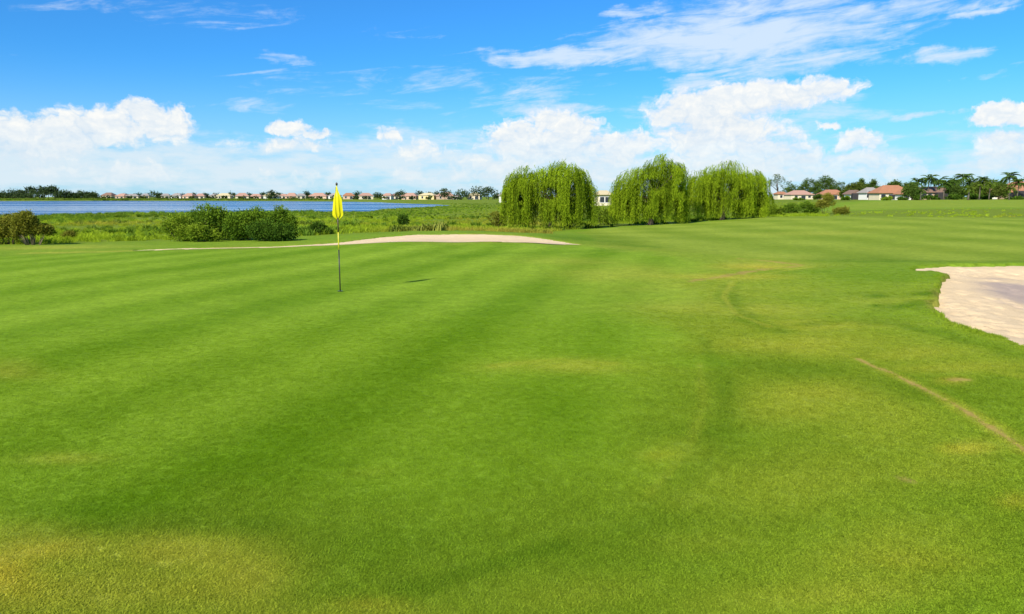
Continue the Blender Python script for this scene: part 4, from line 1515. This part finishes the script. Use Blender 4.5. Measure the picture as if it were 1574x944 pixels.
house(1394, 252, 15, 299, 293, 'orange', 'white', 'small white wing with a gable before the large orange roof', HG, 0, gable=True, wins=((0, 1.3, .1, .75, 'w'),), dep=6)
house(1440, 250, 60, 296, 286.5, 'brown', 'tan', 'brown roofed tan house with dark porch behind the palms', HG, 0, screen=(-.15, .8, 2.5, 2.5), wins=((-.7, 1.6, .25, .8, 'w'), (-.4, 1.4, .25, .8, 'w')))
house(1527, 246, 30, 297.5, 290, 'orange', 'white', 'white walled house half hidden by young palms', HG, 0, wins=((-.45, 1.6, .1, .8, 'w'), (.35, 1.2, .3, .8, 'w')))
house(1581, 240, 62, 295.5, 279, 'orange', 'tan', 'house with tall orange roof at the right picture edge', HG, 0, screen=(-.85, .9, 2.5, 2.6), wins=((-.93, .9, .3, .8, 'w'),))
house(929, 210, 26, 299.5, 292.5, 'straw', 'cream', 'small straw roofed house seen in the gap between two willows', None, wins=((-.3, 1.2, .3, .8, 'w'), (.4, 1.2, .3, .8, 'w')))
house(775, 330, 18, 300.5, 296, 'grey', 'white', 'white house just left of the leftmost willow', None, wins=((-.3, 1.2, .3, .8, 'w'), (.4, 1.2, .3, .8, 'w')))

# far shore of the lake: a row of small houses with trees between
FG = 'houses along the far lake shore'
FAR = [  # column, width, eave row, ridge row, roof, wall
    (163, 20, 301, 296, 'brown', 'cream'), (184, 17, 301.5, 297.5, 'pink', 'tan'), (203, 18, 301.5, 298, 'grey', 'cream'), (223, 12, 301, 297.5, 'grey', 'yellow'),
    (254, 13, 301, 297.5, 'grey', 'cream'), (270, 16, 301, 297, 'grey', 'white'), (288, 17, 301.5, 297, 'pink', 'peach'), (307, 14, 301.5, 297.5, 'pink', 'cream'), (326, 11, 301, 298, 'grey', 'cream'),
    (343, 22, 301, 297, 'straw', 'cream'), (372, 20, 301.5, 296.5, 'pink', 'cream'), (392, 19, 302, 298, 'pink', 'peach'), (417, 24, 301, 297, 'straw', 'white'),
    (434, 12, 301, 298, 'pink', 'cream'), (447, 18, 301.5, 296.5, 'pink', 'peach'), (463, 15, 301, 297.5, 'grey', 'cream'), (488, 28, 301.5, 296.5, 'pink', 'peach'),
    (512, 16, 301, 297, 'grey', 'white'), (536, 18, 301, 296.5, 'orange', 'peach'), (563, 22, 301, 296.5, 'pink', 'cream'), (594, 15, 301, 297, 'pink', 'white'), (607, 14, 301.5, 297.5, 'brown', 'cream'),
    (628, 24, 301.5, 296.5, 'pink', 'peach'), (655, 26, 300.5, 296.5, 'straw', 'yellow'), (684, 28, 301.5, 295.5, 'pink', 'tan'), (703, 14, 303, 299.5, 'grey', 'white'), (728, 20, 300.5, 296, 'straw', 'cream'),
]
WN = {'cream': 'cream', 'tan': 'tan', 'yellow': 'yellow', 'white': 'white', 'peach': 'peach'}
for i, (px, wp, e, rg, rf, wl_, ) in enumerate(FAR):
    Y = 700 - 4.2 * max(0, (px - 500) / 10) + random.uniform(-12, 12)
    house(px, Y, wp, e, rg, rf, wl_, '%s house with %s roof on the far shore, %s house from the left' % (WN[wl_], rf, ORD[i]), FG, random.uniform(-.3, .3), dep=9,
          wins=((-.5, 1.6, .25, .8, 'w'), (.45, 2.4, .02, .8, 'd')))

rng = np.random.default_rng(55)
random.seed(55)
TG = 'trees between the far shore houses'
FT = [(237, 294.5, 9), (212, 297, 8), (192, 298.5, 6), (247, 297, 6), (280, 298, 5), (299, 297.5, 5), (316, 297.5, 5), (333, 297.5, 5), (357, 296, 7), (383, 297, 6), (404, 296.5, 6), (418, 292.5, 7), (428, 296, 5), (471, 294, 5),
      (505, 295, 5), (551, 294.5, 6), (581, 296, 7), (617, 293, 8), (645, 294, 7), (672, 295, 6), (684, 290, 9), (710, 291.5, 11), (735, 286, 13), (751, 287, 10), (765, 297, 6), (660, 295.5, 6)]
FT.sort()
for i, (px, tp, hw_) in enumerate(FT):
    Y = (720 if tp > 293 else 690) - 4.2 * max(0, (px - 500) / 10)
    tree(px, Y, tp, hw_, M_FAR, 'dark tree on the far lake shore, %s from the left among the houses' % ORD[i], 'shore_tree', 60, 10, 1.1, TG, low=.05)
LB = [(-30, 290, 14), (-10, 293, 12), (4, 294, 10), (20, 289, 11), (36, 293, 9), (46, 287, 8), (61, 286, 9), (75, 287, 7), (84, 286.5, 6), (95, 292, 9), (108, 293.5, 9), (121, 294, 9), (133, 295, 8), (143, 295.5, 7), (52, 294, 12), (28, 296, 14)]
LB.sort()
for i, (px, tp, hw_) in enumerate(LB):
    pine = tp < 287.5
    tree(px, 655 + random.uniform(-15, 20), tp, hw_, M_FAR, '%s in the wooded point across the lake, %s tree from the left' % ('tall dark tree' if pine else 'dark green tree', ORD[i]), 'shore_tree', 80, 10, 1.2,
         'trees of the wooded point across the lake', low=.3 if pine else .03)

HB = 'low bushes at the foot of the right hand houses'
for px, Y, tp, hw_, m_, lb in [(1228, 300, 304, 8, M_SHRUB, 'low hedge before the cream house with pink tiled roof'), (1300, 270, 301, 8, M_SHRUB, 'low bush left of the first dark screened porch'),
                               (1363, 240, 302, 9, M_SHRUB_L, 'low bright bush before the large orange roofed house'), (1387, 240, 303, 6, M_SHRUB_D, 'dark low bush under the white wing'),
                               (1430, 232, 300, 14, M_SHRUB_D, 'dark bush before the left half of the brown house'), (1466, 228, 298, 14, M_SHRUB_D, 'dark bush before the right half of the brown house'),
                               (1500, 232, 297, 14, M_SHRUB_D, 'dark bush under the young yellow green palm'), (1516, 230, 299, 9, M_SHRUB_D, 'dark bush under the bright young palm'),
                               (1560, 226, 302, 14, M_SHRUB_D, 'dark hedge at the foot of the orange roofed house by the right edge'), (1410, 230, 299, 7, M_SHRUB_D, 'dark bush under the drooping low palm')]:
    shrub(px, Y, tp, hw_, m_, lb, 130, (.3, .55), 4, group=HB, per=10)
FB = 'bushes along the far bank below the houses'
for i in range(24):
    px = 150 + i * 24.5 + random.uniform(-8, 8)
    Y = 672 - 4.2 * max(0, (px - 500) / 10)
    shrub(px, Y, random.uniform(299, 302), random.uniform(4, 9), M_FAR if i % 3 else M_OAK_B, 'green bush on the far bank below the houses, %s bush from the left' % ORD[i], 40, (.8, 1.5), 2, group=FB, per=8)

# low scrub along the far bank: one mass
x, y = sector(9000, 560, 760, 1.0, 39)
lk = sdist(np.arctan2(x, y) * 3, np.log(np.hypot(x, y)), LAKE)
kk = (lk < -.005) & (lk > -.16) & (x < 20) & (fbm(x, y, .02, 3, 5) > .42)
x, y = x[kk], y[kk]
BANK = blade_clump('bank_tuft', 26, 1.6, .5, 1.5, .35, .7, M_REED)
scatter('bank_scrub', np.stack([x, y, height(x, y)], 1), dict(rnd=rng.random(len(x)), rot=rng.random(len(x)) * 6.28, size=.6 + .7 * rng.random(len(x)), dry=rng.random(len(x)) * .5), BANK, 'low green scrub along the far lake bank', 'scrub')
